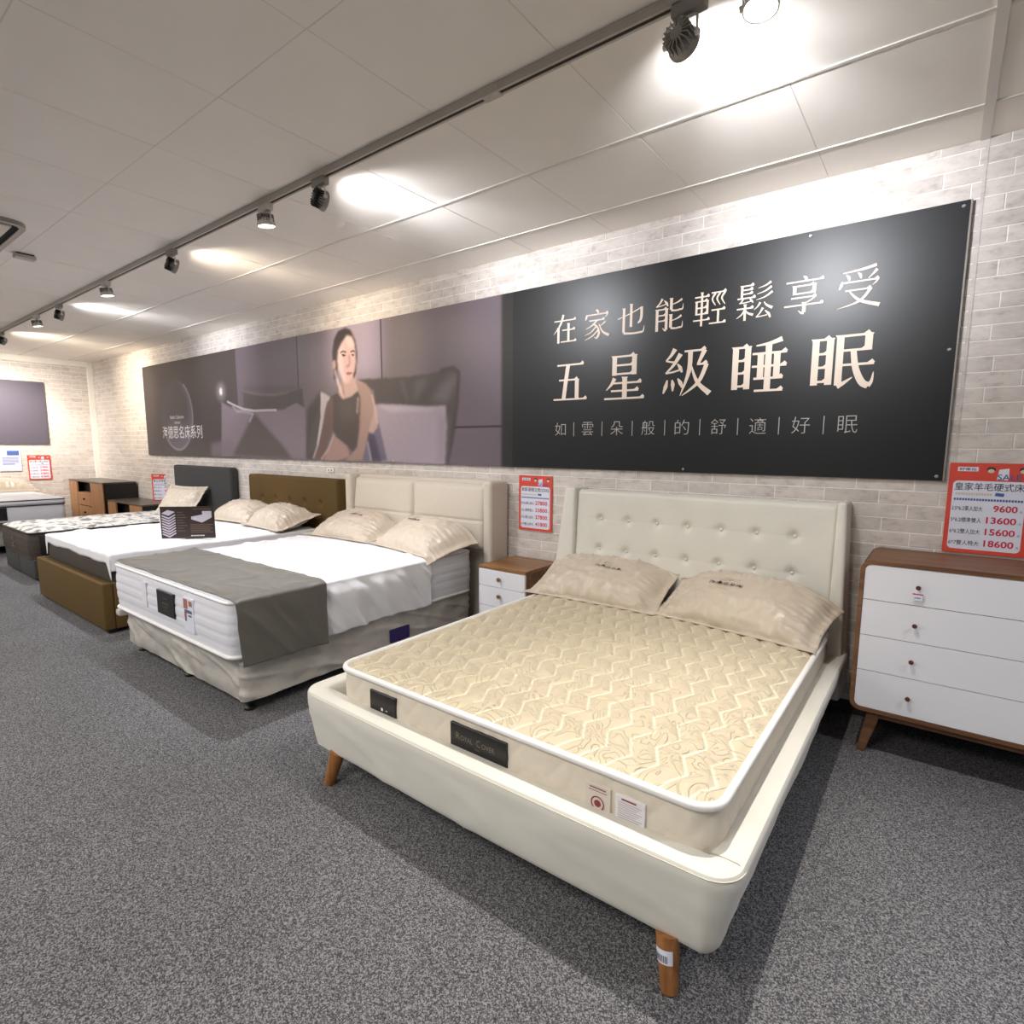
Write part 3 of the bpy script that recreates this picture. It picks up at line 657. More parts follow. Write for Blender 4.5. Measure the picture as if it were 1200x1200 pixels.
paint([(-6.475, 2.036), (-6.234, 1.985), (-5.879, 1.943), (-5.606, 1.961), (-5.271, 1.986), (-5.278, 1.893), (-5.346, 1.818), (-5.589, 1.783), (-6.181, 1.785), (-6.479, 1.833)], (88, 80, 78), 1, 1)
line([(-6.477, 2.022), (-6.162, 1.968), (-5.81, 1.943), (-5.541, 1.958), (-5.271, 1.981)], (140, 130, 128), 0.012, 1, 0.7)
paint([(-6.451, 2.078), (-5.269, 2.009), (-5.273, 1.961), (-5.877, 1.954), (-6.456, 2.035)], (92, 82, 84), 3, 0.6)
paint([(-5.211, 1.77), (-4.962, 1.944), (-4.776, 1.755), (-4.956, 1.593), (-5.096, 1.269), (-5.264, 1.266)], (72, 64, 60), 3, 0.85)
paint([(-6.999, 1.917), (-6.797, 1.855), (-6.481, 1.81), (-6.255, 1.787), (-5.825, 1.776), (-5.589, 1.783), (-5.366, 1.841), (-5.241, 1.771), (-5.264, 1.266), (-7.083, 1.272)], (132, 118, 126), 1, 1)
paint([(-6.255, 1.783), (-6.05, 1.631), (-5.72, 1.424), (-5.502, 1.258), (-6.817, 1.28), (-6.512, 1.541)], (88, 78, 74), 3, 0.95)
paint([(-7.33, 1.422), (-7.015, 1.464), (-6.765, 1.443), (-6.805, 1.276), (-7.35, 1.272)], (124, 110, 118), 4, 0.8)
line([(-6.852, 1.917), (-6.673, 1.864), (-6.48, 1.818), (-6.254, 1.791), (-6.035, 1.789), (-5.79, 1.783)], (196, 188, 192), 0.016, 0, 0.9)
line([(-6.735, 1.862), (-6.641, 1.796), (-6.483, 1.795), (-6.295, 1.76)], (170, 160, 164), 0.016, 1, 0.8)
line([(-6.276, 1.759), (-6.361, 1.675)], (190, 182, 186), 0.014, 1, 0.8)
line([(-5.588, 1.79), (-5.366, 1.841)], (150, 138, 142), 0.012, 1, 0.7)
paint([(-5.542, 1.955), (-5.281, 1.985), (-5.253, 1.79), (-5.401, 1.846), (-5.554, 1.811)], (84, 76, 74), 1, 1)
paint([(-4.385, 2.012), (-4.031, 2.001), (-3.693, 1.992), (-3.451, 1.994), (-3.289, 2.015), (-3.156, 2.029), (-3.088, 1.989), (-3.097, 1.874), (-3.116, 1.75), (-3.144, 1.563), (-3.233, 1.257), (-3.279, 1.256), (-3.244, 1.724), (-4.123, 1.771), (-4.146, 1.9)], (82, 74, 72), 1, 1)
paint([(-3.595, 1.952), (-3.451, 1.975), (-3.476, 1.896), (-3.625, 1.772)], (112, 104, 104), 3, 0.6)
paint([(-3.408, 1.779), (-3.314, 1.886), (-3.157, 1.971), (-3.114, 1.937), (-3.226, 1.755)], (120, 110, 116), 4, 0.7)
line([(-3.77, 1.963), (-3.699, 1.792)], (120, 112, 112), 0.012, 2, 0.6)
line([(-3.289, 2.015), (-3.156, 2.026), (-3.096, 1.982), (-3.116, 1.75), (-3.163, 1.499), (-3.233, 1.257)], (66, 58, 58), 0.02, 1, 0.8)
paint([(-4.151, 1.776), (-3.802, 1.759), (-3.456, 1.724), (-3.249, 1.732), (-3.238, 1.564), (-3.265, 1.256), (-4.06, 1.265)], (164, 150, 160), 1, 1)
paint([(-4.123, 1.775), (-3.456, 1.724), (-3.271, 1.728), (-3.457, 1.699), (-3.908, 1.697)], (190, 178, 186), 2, 0.7)
paint([(-3.317, 1.695), (-3.237, 1.628), (-3.265, 1.256), (-3.348, 1.271)], (140, 128, 138), 4, 0.7)
paint([(-4.955, 1.94), (-4.795, 1.868), (-4.851, 1.746), (-4.949, 1.515), (-5.044, 1.376), (-5.263, 1.272), (-5.133, 1.596), (-4.982, 1.79)], (92, 84, 80), 3, 0.9)
paint([(-4.955, 1.936), (-4.804, 1.875), (-4.884, 1.747), (-4.962, 1.574), (-5.043, 1.396), (-5.058, 1.416), (-4.973, 1.672)], (196, 186, 188), 1, 0.95)
paint([(-4.142, 1.726), (-4.09, 1.628), (-4.056, 1.519), (-4.007, 1.362), (-3.982, 1.275), (-4.339, 1.269), (-4.26, 1.459), (-4.227, 1.546)], (112, 104, 124), 1, 1)
paint([(-4.238, 1.527), (-4.152, 1.508), (-4.117, 1.41), (-4.066, 1.274), (-4.2, 1.271), (-4.261, 1.435)], (70, 64, 86), 2, 0.9)
line([(-4.255, 1.441), (-4.21, 1.273)], (190, 178, 184), 0.012, 1, 0.8)
paint([(-4.176, 1.824), (-4.127, 1.726), (-4.099, 1.629), (-4.111, 1.568), (-4.17, 1.52), (-4.237, 1.533), (-4.242, 1.656)], (186, 156, 146), 1, 1)
paint([(-4.767, 1.5), (-4.714, 1.48), (-4.579, 1.409), (-4.536, 1.345), (-4.538, 1.3), (-4.716, 1.261), (-4.986, 1.262), (-4.864, 1.381)], (172, 138, 130), 1, 1)
paint([(-4.667, 1.917), (-4.608, 2.02), (-4.594, 2.082), (-4.42, 2.07), (-4.387, 2.0), (-4.286, 1.975), (-4.368, 1.907), (-4.556, 1.816), (-4.691, 1.873)], (196, 164, 154), 1, 1)
line([(-4.609, 1.995), (-4.584, 1.881)], (130, 96, 88), 0.012, 1, 0.7)
line([(-4.694, 2.077), (-4.606, 1.869)], (226, 196, 190), 0.014, 1, 0.8)
paint([(-4.403, 2.007), (-4.335, 1.978), (-4.257, 1.971), (-4.183, 1.897), (-4.139, 1.799), (-4.163, 1.679), (-4.227, 1.558), (-4.282, 1.41), (-4.339, 1.271), (-4.597, 1.264), (-4.521, 1.313), (-4.414, 1.384), (-4.374, 1.573), (-4.343, 1.807), (-4.368, 1.907)], (164, 136, 126), 1, 1)
paint([(-4.37, 1.858), (-4.332, 1.831), (-4.342, 1.609), (-4.414, 1.378), (-4.455, 1.384), (-4.4, 1.573)], (120, 92, 84), 2, 0.5)
line([(-4.171, 1.86), (-4.121, 1.702), (-4.106, 1.605)], (226, 196, 186), 0.01, 1, 0.7)
paint([(-4.799, 1.878), (-4.678, 1.908), (-4.607, 1.844), (-4.471, 1.863), (-4.378, 1.907), (-4.341, 1.856), (-4.356, 1.734), (-4.375, 1.548), (-4.413, 1.409), (-4.477, 1.345), (-4.558, 1.409), (-4.703, 1.48), (-4.786, 1.553), (-4.79, 1.67)], (84, 74, 70), 1, 1)
paint([(-4.683, 1.822), (-4.433, 1.811), (-4.42, 1.661), (-4.652, 1.616)], (98, 88, 84), 5, 0.5)
line([(-4.371, 1.845), (-4.394, 1.71)], (210, 176, 166), 0.01, 1, 0.8)
paint([(-4.858, 1.829), (-4.766, 1.877), (-4.763, 1.748), (-4.786, 1.553), (-4.86, 1.448), (-4.939, 1.273), (-5.126, 1.273), (-5.047, 1.38), (-4.944, 1.542), (-4.909, 1.726)], (112, 90, 82), 1, 1)
line([(-4.938, 1.911), (-4.963, 1.675), (-5.045, 1.408), (-5.125, 1.284)], (214, 200, 196), 0.012, 1, 0.8)
line([(-4.767, 1.513), (-4.864, 1.375), (-4.985, 1.273)], (220, 196, 190), 0.01, 1, 0.8)
paint([(-4.745, 2.22), (-4.744, 2.308), (-4.713, 2.405), (-4.645, 2.478), (-4.53, 2.495), (-4.44, 2.46), (-4.393, 2.395), (-4.369, 2.284), (-4.365, 2.175), (-4.384, 2.067), (-4.422, 2.021), (-4.46, 2.073), (-4.618, 2.209), (-4.676, 2.126), (-4.675, 2.037), (-4.735, 2.041), (-4.729, 2.13)], (66, 54, 50), 1, 1)
paint([(-4.645, 2.298), (-4.577, 2.378), (-4.503, 2.419), (-4.443, 2.4), (-4.406, 2.348), (-4.39, 2.262), (-4.39, 2.177), (-4.408, 2.105), (-4.452, 2.035), (-4.502, 1.989), (-4.557, 1.992), (-4.616, 2.059), (-4.648, 2.124), (-4.665, 2.2)], (216, 180, 172), 1, 1)
paint([(-4.645, 2.298), (-4.578, 2.366), (-4.561, 2.29), (-4.588, 2.194), (-4.573, 2.081), (-4.526, 1.996), (-4.577, 2.006), (-4.635, 2.098), (-4.665, 2.2)], (236, 206, 200), 2, 0.8)
paint([(-4.523, 2.421), (-4.434, 2.387), (-4.408, 2.312), (-4.484, 2.314), (-4.536, 2.374)], (238, 214, 208), 2, 0.7)
line([(-4.61, 2.275), (-4.583, 2.285), (-4.536, 2.273)], (90, 68, 62), 0.012, 0, 0.9)
line([(-4.458, 2.268), (-4.426, 2.275), (-4.404, 2.266)], (90, 68, 62), 0.011, 0, 0.9)
paint([(-4.609, 2.255), (-4.569, 2.262), (-4.533, 2.243), (-4.571, 2.232)], (70, 56, 56), 0, 0.95)
paint([(-4.451, 2.243), (-4.423, 2.248), (-4.404, 2.234), (-4.428, 2.224)], (76, 60, 58), 0, 0.95)
line([(-4.488, 2.235), (-4.479, 2.172), (-4.493, 2.146), (-4.528, 2.142)], (160, 116, 108), 0.012, 1, 0.9)
paint([(-4.55, 2.081), (-4.504, 2.092), (-4.468, 2.085), (-4.436, 2.078), (-4.481, 2.062), (-4.522, 2.063)], (168, 108, 110), 0, 1)
paint([(-4.746, 2.207), (-4.707, 2.216), (-4.693, 2.165), (-4.712, 2.126), (-4.746, 2.144)], (206, 168, 160), 1, 0.9)
line([(-4.73, 2.124), (-4.715, 2.078), (-4.735, 2.041), (-4.704, 2.014)], (120, 96, 90), 0.012, 1, 0.9)
line([(-4.709, 2.116), (-4.682, 2.025), (-4.635, 1.921)], (232, 206, 200), 0.012, 1, 0.9)
line([(-4.378, 2.188), (-4.375, 2.079), (-4.406, 2.026)], (200, 170, 164), 0.01, 1, 0.7)
line([(-4.434, 2.457), (-4.394, 2.389)], (190, 160, 150), 0.012, 1, 0.8)
# --- end of print
nz = np.random.RandomState(3).normal(0, 1, GX.shape); nz = blur(nz, 1)
IMG = np.clip(0.86 * IMG * (1 + 0.04 * nz[..., None]), 0, 1)
vs = np.stack([GX, np.full(GX.shape, BY - 0.0002), GZ], -1).reshape(-1, 3)
idx = np.arange((NXp + 1) * (NZp + 1)).reshape(NZp + 1, NXp + 1)
q = np.stack([idx[:-1, :-1], idx[:-1, 1:], idx[1:, 1:], idx[1:, :-1]], -1).reshape(-1, 4)
me = bpy.data.meshes.new('printed_picture'); me.vertices.add(len(vs)); me.vertices.foreach_set('co', vs.ravel())
me.loops.add(q.size); me.loops.foreach_set('vertex_index', q.ravel().astype(np.int32)); me.polygons.add(len(q))
me.polygons.foreach_set('loop_start', np.arange(0, q.size, 4, dtype=np.int32)); me.polygons.foreach_set('loop_total', np.full(len(q), 4, np.int32))
me.update(); me.validate()
ca = me.color_attributes.new('print', 'FLOAT_COLOR', 'POINT'); c4 = np.ones((len(vs), 4)); c4[:, :3] = IMG.reshape(-1, 3); ca.data.foreach_set('color', c4.ravel())
tag(link('printed_picture', me, mat_attr('banner_print', 0.42, 0.4), ban), 'mauve photographic print of a woman sitting between pillows')
b = bmesh.new(); box(b, PX0, PX1, BY, WALL_Y - 0.004, BANZ0, BANZ1); bm_obj('picture_backing', b, M_BLKPANEL, ban)
f = wallflat(); f.text('海德思名床系列', -8.155, 1.575, 1.20, 0.17, offset=0.002); f.text("Hyde's Collection", -8.27, 1.77, 0.42, 0.06); f.text('TAIWAN', -8.27, 1.70, 0.18, 0.03)
f.done('series_lettering', M_WHITETXT, ban)

# far wall poster, signs
t = thing('grey_poster', 'plain grey-mauve poster panel on the far end wall', 'poster', (FAR_X, 1.3, 1.41))
b = bmesh.new(); box(b, FAR_X + 0.006, FAR_X + 0.03, -0.2, 2.66, 1.41, 2.37, 0.001, 1); bm_obj('panel', b, M_POSTER, t)

def price_sign(O, X, Z, title, rows, label, simple=False, w=0.297, h=0.42):
    """O = bottom-left corner"""
    X = Vector(X).normalized(); Z = Vector(Z).normalized(); Nn = X.cross(Z)
    t = thing('price_sign', label, 'sign', O, 'red and white price signs')
    O = Vector((0, 0, 0))
    b = bmesh.new(); P = [O, O + X * w, O + X * w + Z * h, O + Z * h]
    v = [b.verts.new(p) for p in P] + [b.verts.new(p - Nn * 0.003) for p in P]
    b.faces.new(v[:4]); b.faces.new(v[7:3:-1])
    for i in range(4): b.faces.new((v[i], v[i + 4], v[(i + 1) % 4 + 4], v[(i + 1) % 4]))
    bmesh.ops.recalc_face_normals(b, faces=b.faces)
    bm_obj('card', b, M_RED, t, world=False)
    def F_(): return Flat(O, X, Z)
    sx, sz = w / 0.297, h / 0.42
    F_().rect(0.018 * sx, 0.279 * sx, 0.018 * sz, 0.338 * sz, 0.0006, 0.018).rect(0.03 * sx, 0.105 * sx, 0.382 * sz, 0.402 * sz, 0.0006).poly([(0.172 * sx, 0.345 * sz), (0.215 * sx, 0.345 * sz), (0.212 * sx, 0.398 * sz), (0.178 * sx, 0.392 * sz)], 0.0006).done('white_field', M_PAPER, t, False)
    g = F_(); g.text(title, 0.148 * sx, 0.312 * sz, 0.245 * sx, 0.036 * sz, offset=0.004)
    g.text('好傢在', 0.067 * sx, 0.392 * sz, 0.062 * sx, 0.013 * sz, offset=0.01)
    for i, (a, n_) in enumerate(rows):
        zz = (0.214 - 0.054 * i) * sz
        if not simple:
            g.text(a, 0.078 * sx, zz - 0.004, 0.112 * sx, 0.023 * sz, offset=0.004); g.text('元', 0.268 * sx, zz - 0.010, 0.010, 0.010)
        else: g.text(a, 0.078 * sx, zz - 0.004, 0.1 * sx, 0.02 * sz)
    g.disc(0.150 * sx, 0.392 * sz, 0.016, 0.0010, 0.011); g.disc(0.262 * sx, 0.392 * sz, 0.016, 0.0010, 0.011)
    g.done('dark_lettering', M_INK, t, False)
    g = F_(); g.disc(0.150 * sx, 0.385 * sz, 0.012, 0.0014, 0.009); g.disc(0.262 * sx, 0.385 * sz, 0.012, 0.0014, 0.009)
    for i in range(14): g.rect((0.03 + i * 0.0095) * sx, (0.037 + i * 0.0095) * sx, 0.272 * sz, 0.283 * sz, 0.0012)
    g.done('pale_lettering', M_TAN, t, False)
    g = F_(); g.text('SALE', 0.215 * sx, 0.358 * sz, 0.082 * sx, 0.026 * sz, 0.0016, offset=0.008); g.poly([(0.172 * sx, 0.272 * sz), (0.203 * sx, 0.270 * sz), (0.205 * sx, 0.284 * sz), (0.174 * sx, 0.287 * sz)], 0.0012)
    for i in range(24): g.rect((0.026 + i * 0.0103) * sx, (0.0335 + i * 0.0103) * sx, 0.247 * sz, 0.257 * sz, 0.0012)
    g.done('blue_lettering', M_BLUE, t, False)
    g = F_()
    for i, (a, n_) in enumerate(rows):
        wd = 0.021 * len(n_) * sx; g.text(n_, 0.256 * sx - wd / 2, (0.214 - 0.054 * i) * sz, wd, 0.031 * sz, offset=0.022)
    g.done('price_lettering', M_REDNUM, t, False)
    return t
ROW1 = [('3.5*6.2單人加大', '9600'), ('5*6.2標準雙人', '13600'), ('6*6.2雙人加大', '15600'), ('6*7雙人特大', '18600')]
ROW2 = [('3.5*6.2單人加大', '27800'), ('5*6.2標準雙人', '33800'), ('6*6.2雙人加大', '37800'), ('6*7雙人特大', '41800')]
price_sign((0.036, WALL_Y - 0.012, 0.921), (1, 0, 0), (0, 0, 1), '皇家羊毛硬式床', ROW1, 'red price sign reading 9600 to 18600 above the white chest of drawers')
price_sign((-2.505, WALL_Y - 0.012, 0.790), (1, 0, 0), (0, 0, 1), '美斯達獨立筒(2000)', ROW2, 'red price sign reading 27800 to 41800 on the wall above the nightstand', h=0.405)
price_sign((FAR_X + 0.014, 2.372, 0.845), (0, 1, 0), (0, 0, 1), '硬式雙人獨立筒床', ROW2, 'red price sign on the far end wall above the light mattress', h=0.385, w=0.285)
xa = Vector((0.78, 0.62, 0)).normalized()
price_sign((-8.99, 3.20, 0.607), xa, (0, 0, 1), '獨立筒彈簧床墊', [('單人加大', '7900'), ('標準雙人', '8900'), ('雙人加大', '9900'), ('雙人特大', '9900')], 'red price sign standing on the low dark cabinet beside the charcoal headboard', h=0.385)
t = thing('blue_notice', 'pale blue notice sheet on the far wall left of the price sign', 'notice', (FAR_X + 0.012, 1.88, 0.99))
b = bmesh.new(); box(b, 0, 0.004, 0, 0.42, 0, 0.33); bm_obj('sheet', b, mat('notice_pale', S(205, 206, 226), 0.5), t, world=False)
g = Flat((0.004, 0, 0), (0, 1, 0), (0, 0, 1)); g.rect(0.26, 0.40, 0.24, 0.31).rect(0.05, 0.16, 0.17, 0.25).rect(0.2, 0.34, 0.1, 0.112)
for i in range(5): g.rect(0.20, 0.39, 0.20 - i * 0.018, 0.206 - i * 0.018)
g.done('printed_block', M_BLUE, t, False)
# wall outlet
t = thing('wall_outlet', 'white wall socket plate on the bricks above the brown headboard', 'socket', (-4.87, WALL_Y - 0.005, 1.162))
b = bmesh.new(); box(b, -0.06, 0.06, -0.008, 0, -0.022, 0.022, 0.003, 2); bm_obj('plate', b, M_TRIM, t, world=False)
b = bmesh.new(); box(b, -0.03, -0.018, -0.0095, -0.007, -0.008, 0.008); box(b, 0.018, 0.03, -0.0095, -0.007, -0.008, 0.008); bm_obj('sockets', b, M_DARKGAP, t, world=False)

# ------------------------------------------------------------------ soft furnishing builders
def pillow(label, name_loc, size, rot, ztop, group, T=0.085, ylim=None, xlim=None, seed=0, logo=None, sag=0.0, n=56, material=None, yaw=0):
    """local x along the long side, local y 'up' the pillow; rot = Euler (pitch about x, yaw)"""
    a, b_ = size
    root = thing('pillow', label, 'pillow', name_loc, group)
    Mr = Matrix.Rotation(yaw, 3, 'Z') @ Matrix.Rotation(rot, 3, 'X'); L0 = Vector(name_loc)
    def he(t, e=2.2): return max(0.0, 1 - abs(t) ** e) ** 0.55
    def surf(u, v, side, lift=0.0):
        x = a * u * (1 - 0.055 * (1 - v * v)); y = b_ * v * (1 - 0.075 * (1 - u * u))
        ui, vi = u / 0.90, v / 0.86
        H = T * he(ui) * he(vi) if abs(ui) < 1 and abs(vi) < 1 else 0.0
        ring = math.exp(-((max(abs(ui), abs(vi)) - 0.92) / 0.22) ** 2)
        wr = 0.016 * ring * (noise.noise(Vector((u * 9 + seed, v * 2.2, seed))) + 0.7 * noise.noise(Vector((u * 2.2, v * 9 + seed, seed * 2))))
        body = (1 - ring) * 0.007 * noise.noise(Vector((u * 3.3 + seed * 3, v * 7.0, seed))) + 0.012 * noise.noise(Vector((u * 1.6, v * 1.6, seed + 5)))
        q1 = noise.noise(Vector((u * 7.0 + seed, v * 1.6 + 0.8 * u, seed * 1.7))); q2_ = noise.noise(Vector((u * 15.0, v * 2.6 - u, seed * 0.7)))
        fold = (0.016 * max(0, 1 - abs(q1) * 5) * sm(0.05, 0.8, abs(v)) + 0.007 * max(0, 1 - abs(q2_) * 4) + 0.012 * max(0, 1 - abs(noise.noise(Vector((u * 2.0 + seed, v * 6.0, 3.3)))) * 5) * sm(0.4, 0.9, abs(u))) * min(1, H / (0.35 * T))
        if side > 0: z = H + wr + body * (H / T) + fold + 0.003 + lift
        else: z = -0.55 * H + wr - 0.003
        if ring > 0.5 and H == 0: z += 0.006 * noise.noise(Vector((u * 6, v * 6, seed + 9)))
        p = Mr @ Vector((x, y, z)) + L0
        p.z -= sag * sm(0.40, 1.0, abs(u)) * (0.45 + 0.55 * v)
        zt = ztop
        if xlim is not None and p.x > xlim: zt = ztop - 0.6 * sm(0, 0.16, p.x - xlim) * 0.14 / 0.16; p.z -= (p.x - xlim) * 0.45
        if p.z < zt + (0.006 if side > 0 else 0.002): p.z = zt + (0.006 if side > 0 else 0.002) + 0.25 * max(0, z) * 0.3
        if ylim is not None and p.y > ylim: p.y = ylim - (0.0 if side < 0 else 0.0) - 0.002 * side
        return p - L0
    V = []; F = []
    for sd in (1, -1):
        n0 = len(V)
        for j in range(n + 1):
            for i in range(n + 1): V.append(surf(-1 + 2 * i / n, -1 + 2 * j / n, sd))
        for j in range(n):
            for i in range(n):
                k = n0 + j * (n + 1) + i; q_ = (k, k + 1, k + n + 2, k + n + 1); F.append(q_ if sd > 0 else q_[::-1])
    N1 = (n + 1) ** 2
    rim = [i for i in range(n)] + [j * (n + 1) + n for j in range(n)] + [n * (n + 1) + n - i for i in range(n)] + [(n - j) * (n + 1) for j in range(n)]
    for i in range(len(rim)):
        p_, q_ = rim[i], rim[(i + 1) % len(rim)]; F.append((q_, p_, p_ + N1, q_ + N1))
    link('pillowcase', py_mesh('pillowcase', V, F), material or M_SATIN, root, smooth=True, world=False)
    if logo:
        uc, vc, wu = logo
        q_, f_ = text_geo('海德思名床', wu, wu * 0.13, 0.004)
        vv = [surf(uc + x, vc + y / b_ * a, 1, 0.0055) for x, y in q_]
        V2 = list(vv); F2 = [tuple(t_) for t_ in f_]
        def strip(P):
            for (xa_, ya_), (xb_, yb_) in zip(P[:-1], P[1:]):
                d = Vector((xb_ - xa_, yb_ - ya_)); nn_ = Vector((-d.y, d.x)).normalized() * 0.004
                k = len(V2)
                for X_, Y_ in ((xa_ - nn_.x, ya_ - nn_.y), (xb_ - nn_.x, yb_ - nn_.y), (xb_ + nn_.x, yb_ + nn_.y), (xa_ + nn_.x, ya_ + nn_.y)):
                    V2.append(surf(uc + X_ * wu, vc + Y_ * wu * a / b_, 1, 0.0055))
                F2.append((k, k + 1, k + 2, k + 3))
        strip([(-.22, .12), (.05, .12), (.05, .20), (-.18, .26), (-.22, .12)]); strip([(-.18, .26), (-.05, .30), (.12, .26), (.05, .20)]); strip([(.05, .14), (.22, .26), (.30, .28)])
        link('printed_logo', py_mesh('printed_logo', V2, F2), M_LOGO, root, world=False)
    return root

def rounded_rect(x0, x1, y0, y1, r, n=6):
    P = []
    for cx, cy, a0 in ((x1 - r, y0 + r, -90), (x1 - r, y1 - r, 0), (x0 + r, y1 - r, 90), (x0 + r, y0 + r, 180)):
        for i in range(n + 1):
            a = R(a0 + 90 * i / n); P.append((cx + r * math.cos(a), cy + r * math.sin(a)))
    return P
def resample(P, d):
    out = []
    for (a, b_) in zip(P, P[1:] + P[:1]):
        L = math.dist(a, b_); k = max(1, int(L / d))
        for i in range(k): out.append((a[0] + (b_[0] - a[0]) * i / k, a[1] + (b_[1] - a[1]) * i / k))
    return out
def side_band(x0, x1, y0, y1, z0, z1, r, relief, nz=10, d=0.012, bulge=0.008):
    """closed vertical mattress border; relief(s, z) outward offset"""
    P = resample(rounded_rect(x0, x1, y0, y1, r), d); n = len(P); V = []; F = []
    acc = [0]
    for i in range(n): acc.append(acc[-1] + math.dist(P[i], P[(i + 1) % n]))
    for j in range(nz + 1):
        t_ = j / nz; z = z0 + (z1 - z0) * t_
        for i in range(n):
            a, c = P[i - 1], P[(i + 1) % n]; dx, dy = c[0] - a[0], c[1] - a[1]; L = math.hypot(dx, dy) or 1
            nx, ny = dy / L, -dx / L; o_ = bulge * math.sin(math.pi * t_) + relief(acc[i], z)
            V.append((P[i][0] + nx * o_, P[i][1] + ny * o_, z))
    for j in range(nz):
        for i in range(n): k = j * n; F.append((k + i, k + (i + 1) % n, k + n + (i + 1) % n, k + n + i))
    return py_mesh('border', V, F)
def cord(x0, x1, y0, y1, z, r, rad, flat=0.6):
    b = bmesh.new(); tube(b, [(*p, z) for p in resample(rounded_rect(x0, x1, y0, y1, r), 0.03)], rad, 8, closed=True); return b

# ------------------------------------------------------------------ BED 1 : cream upholstered bed with oak legs
FX0, FX1, FYF, FYB = -2.125, -0.302, 1.255, 3.20
bed = thing('upholstered_bed', 'cream upholstered bed frame with buttoned headboard and splayed wooden legs', 'bed', (-1.21, 2.2, 0))
prof = [(-0.105, 0.20, 0), (-0.100, 0.345, 0), (-0.092, 0.362, 0), (-0.078, 0.371, 0), (-0.050, 0.3735, 0), (-0.020, 0.3725, 0), (-0.007, 0.368, 0), (-0.001, 0.358, 0), (0.0, 0.335, 0), (-0.004, 0.315, 0), (-0.008, 0.295, 0), (-0.012, 0.27, 1), (-0.018, 0.245, 1), (-0.024, 0.222, 1), (-0.030, 0.20, 2), (-0.037, 0.177, 2), (-0.046, 0.15, 3), (-0.058, 0.132, 3), (-0.075, 0.125, 3), (-0.105, 0.125, 3)]
def sweep(P, Nrm, flare, prof=prof):
    V = []; F = []; m_ = len(prof)
    for (p, nn_, fl) in zip(P, Nrm, flare):
        for (o_, z, _) in prof:
            oo = o_ if z > 0.35 or o_ < -0.085 else -(-o_) * fl
            wob = (0.0035 * noise.noise(Vector((p[0] * 3, p[1] * 3, z * 8))) + 0.004 * max(0, 1 - abs(noise.noise(Vector((p[0] * 1.7 + 4, p[1] * 1.7, z * 9 + p[0] * 1.5)))) * 9)) if z < 0.33 else 0
            V.append((p[0] + nn_[0] * (oo + wob), p[1] + nn_[1] * (oo + wob), z))
    for i in range(len(P) - 1):
        for k in range(m_ - 1): a = i * m_ + k; F.append((a, a + 1, a + m_ + 1, a + m_))
        a = i * m_; F.append((a + m_ - 1, a, a + m_, a + 2 * m_ - 1))
    F.append(tuple(range(m_))); F.append(tuple(reversed(range((len(P) - 1) * m_, len(P) * m_))))
    me = py_mesh('s', V, F); b = bmesh.new(); b.from_mesh(me); bmesh.ops.recalc_face_normals(b, faces=b.faces); return b
rc = 0.085
P, NN, FL = [], [], []
for i in range(9):
    a = R(180 + 90 * i / 8); P.append((FX0 + rc + rc * math.cos(a), FYF + rc + rc * math.sin(a))); NN.append((math.cos(a), math.sin(a))); FL.append(1.15 - 0.65 * i / 8)
for i in range(1, 120): x = FX0 + rc + (FX1 - FX0 - 2 * rc) * i / 120; P.append((x, FYF - 0.012 * math.sin(math.pi * i / 120))); NN.append((0, -1)); FL.append(0.5)
for i in range(9):
    a = R(270 + 90 * i / 8); P.append((FX1 - rc + rc * math.cos(a), FYF + rc + rc * math.sin(a))); NN.append((math.cos(a), math.sin(a))); FL.append(0.5 + 0.65 * i / 8)
bm_obj('footboard', sweep(P, NN, FL), M_CREAM, bed, smooth='auto')
for sx, X_ in ((-1, FX0), (1, FX1)):
    P = [(X_, FYF + rc + (FYB - FYF - rc) * i / 30) for i in range(31)]
    bm_obj('side_rail', sweep(P, [(sx, 0)] * 31, [1.15] * 31), M_CREAM, bed, smooth='auto')
# seam piping along the foot rail's front top edge
b = bmesh.new(); tube(b, [(FX0 + 0.09 + (FX1 - FX0 - 0.18) * i / 30, FYF - 0.001 - 0.012 * math.sin(math.pi * i / 30), 0.362) for i in range(31)] + [(FX1 - rc + rc * math.sin(R(a)), FYF + rc - rc * math.cos(R(a)), 0.362) for a in range(10, 91, 10)], 0.0016, 6)
bm_obj('seam_piping', b, M_PIPING, bed, smooth=True)
b = bmesh.new(); tube(b, [(FX1 - 0.103, FYF + 0.088, 0.368), (FX1 - 0.07, FYF + 0.087, 0.3735), (FX1 - 0.02, FYF + 0.086, 0.3735), (FX1 - 0.002, FYF + 0.085, 0.360), (FX1 - 0.003, FYF + 0.085, 0.33)], 0.0016, 6); bm_obj('corner_seam', b, mat('seam_shadow', S(170, 166, 152), 0.8), bed, smooth=True)
b = bmesh.new(); box(b, FX0 + 0.10, FX1 - 0.10, FYF + 0.10, FYB, 0.27, 0.295); bm_obj('platform', b, mat('platform_cloth', S(70, 66, 62), 0.9), bed)
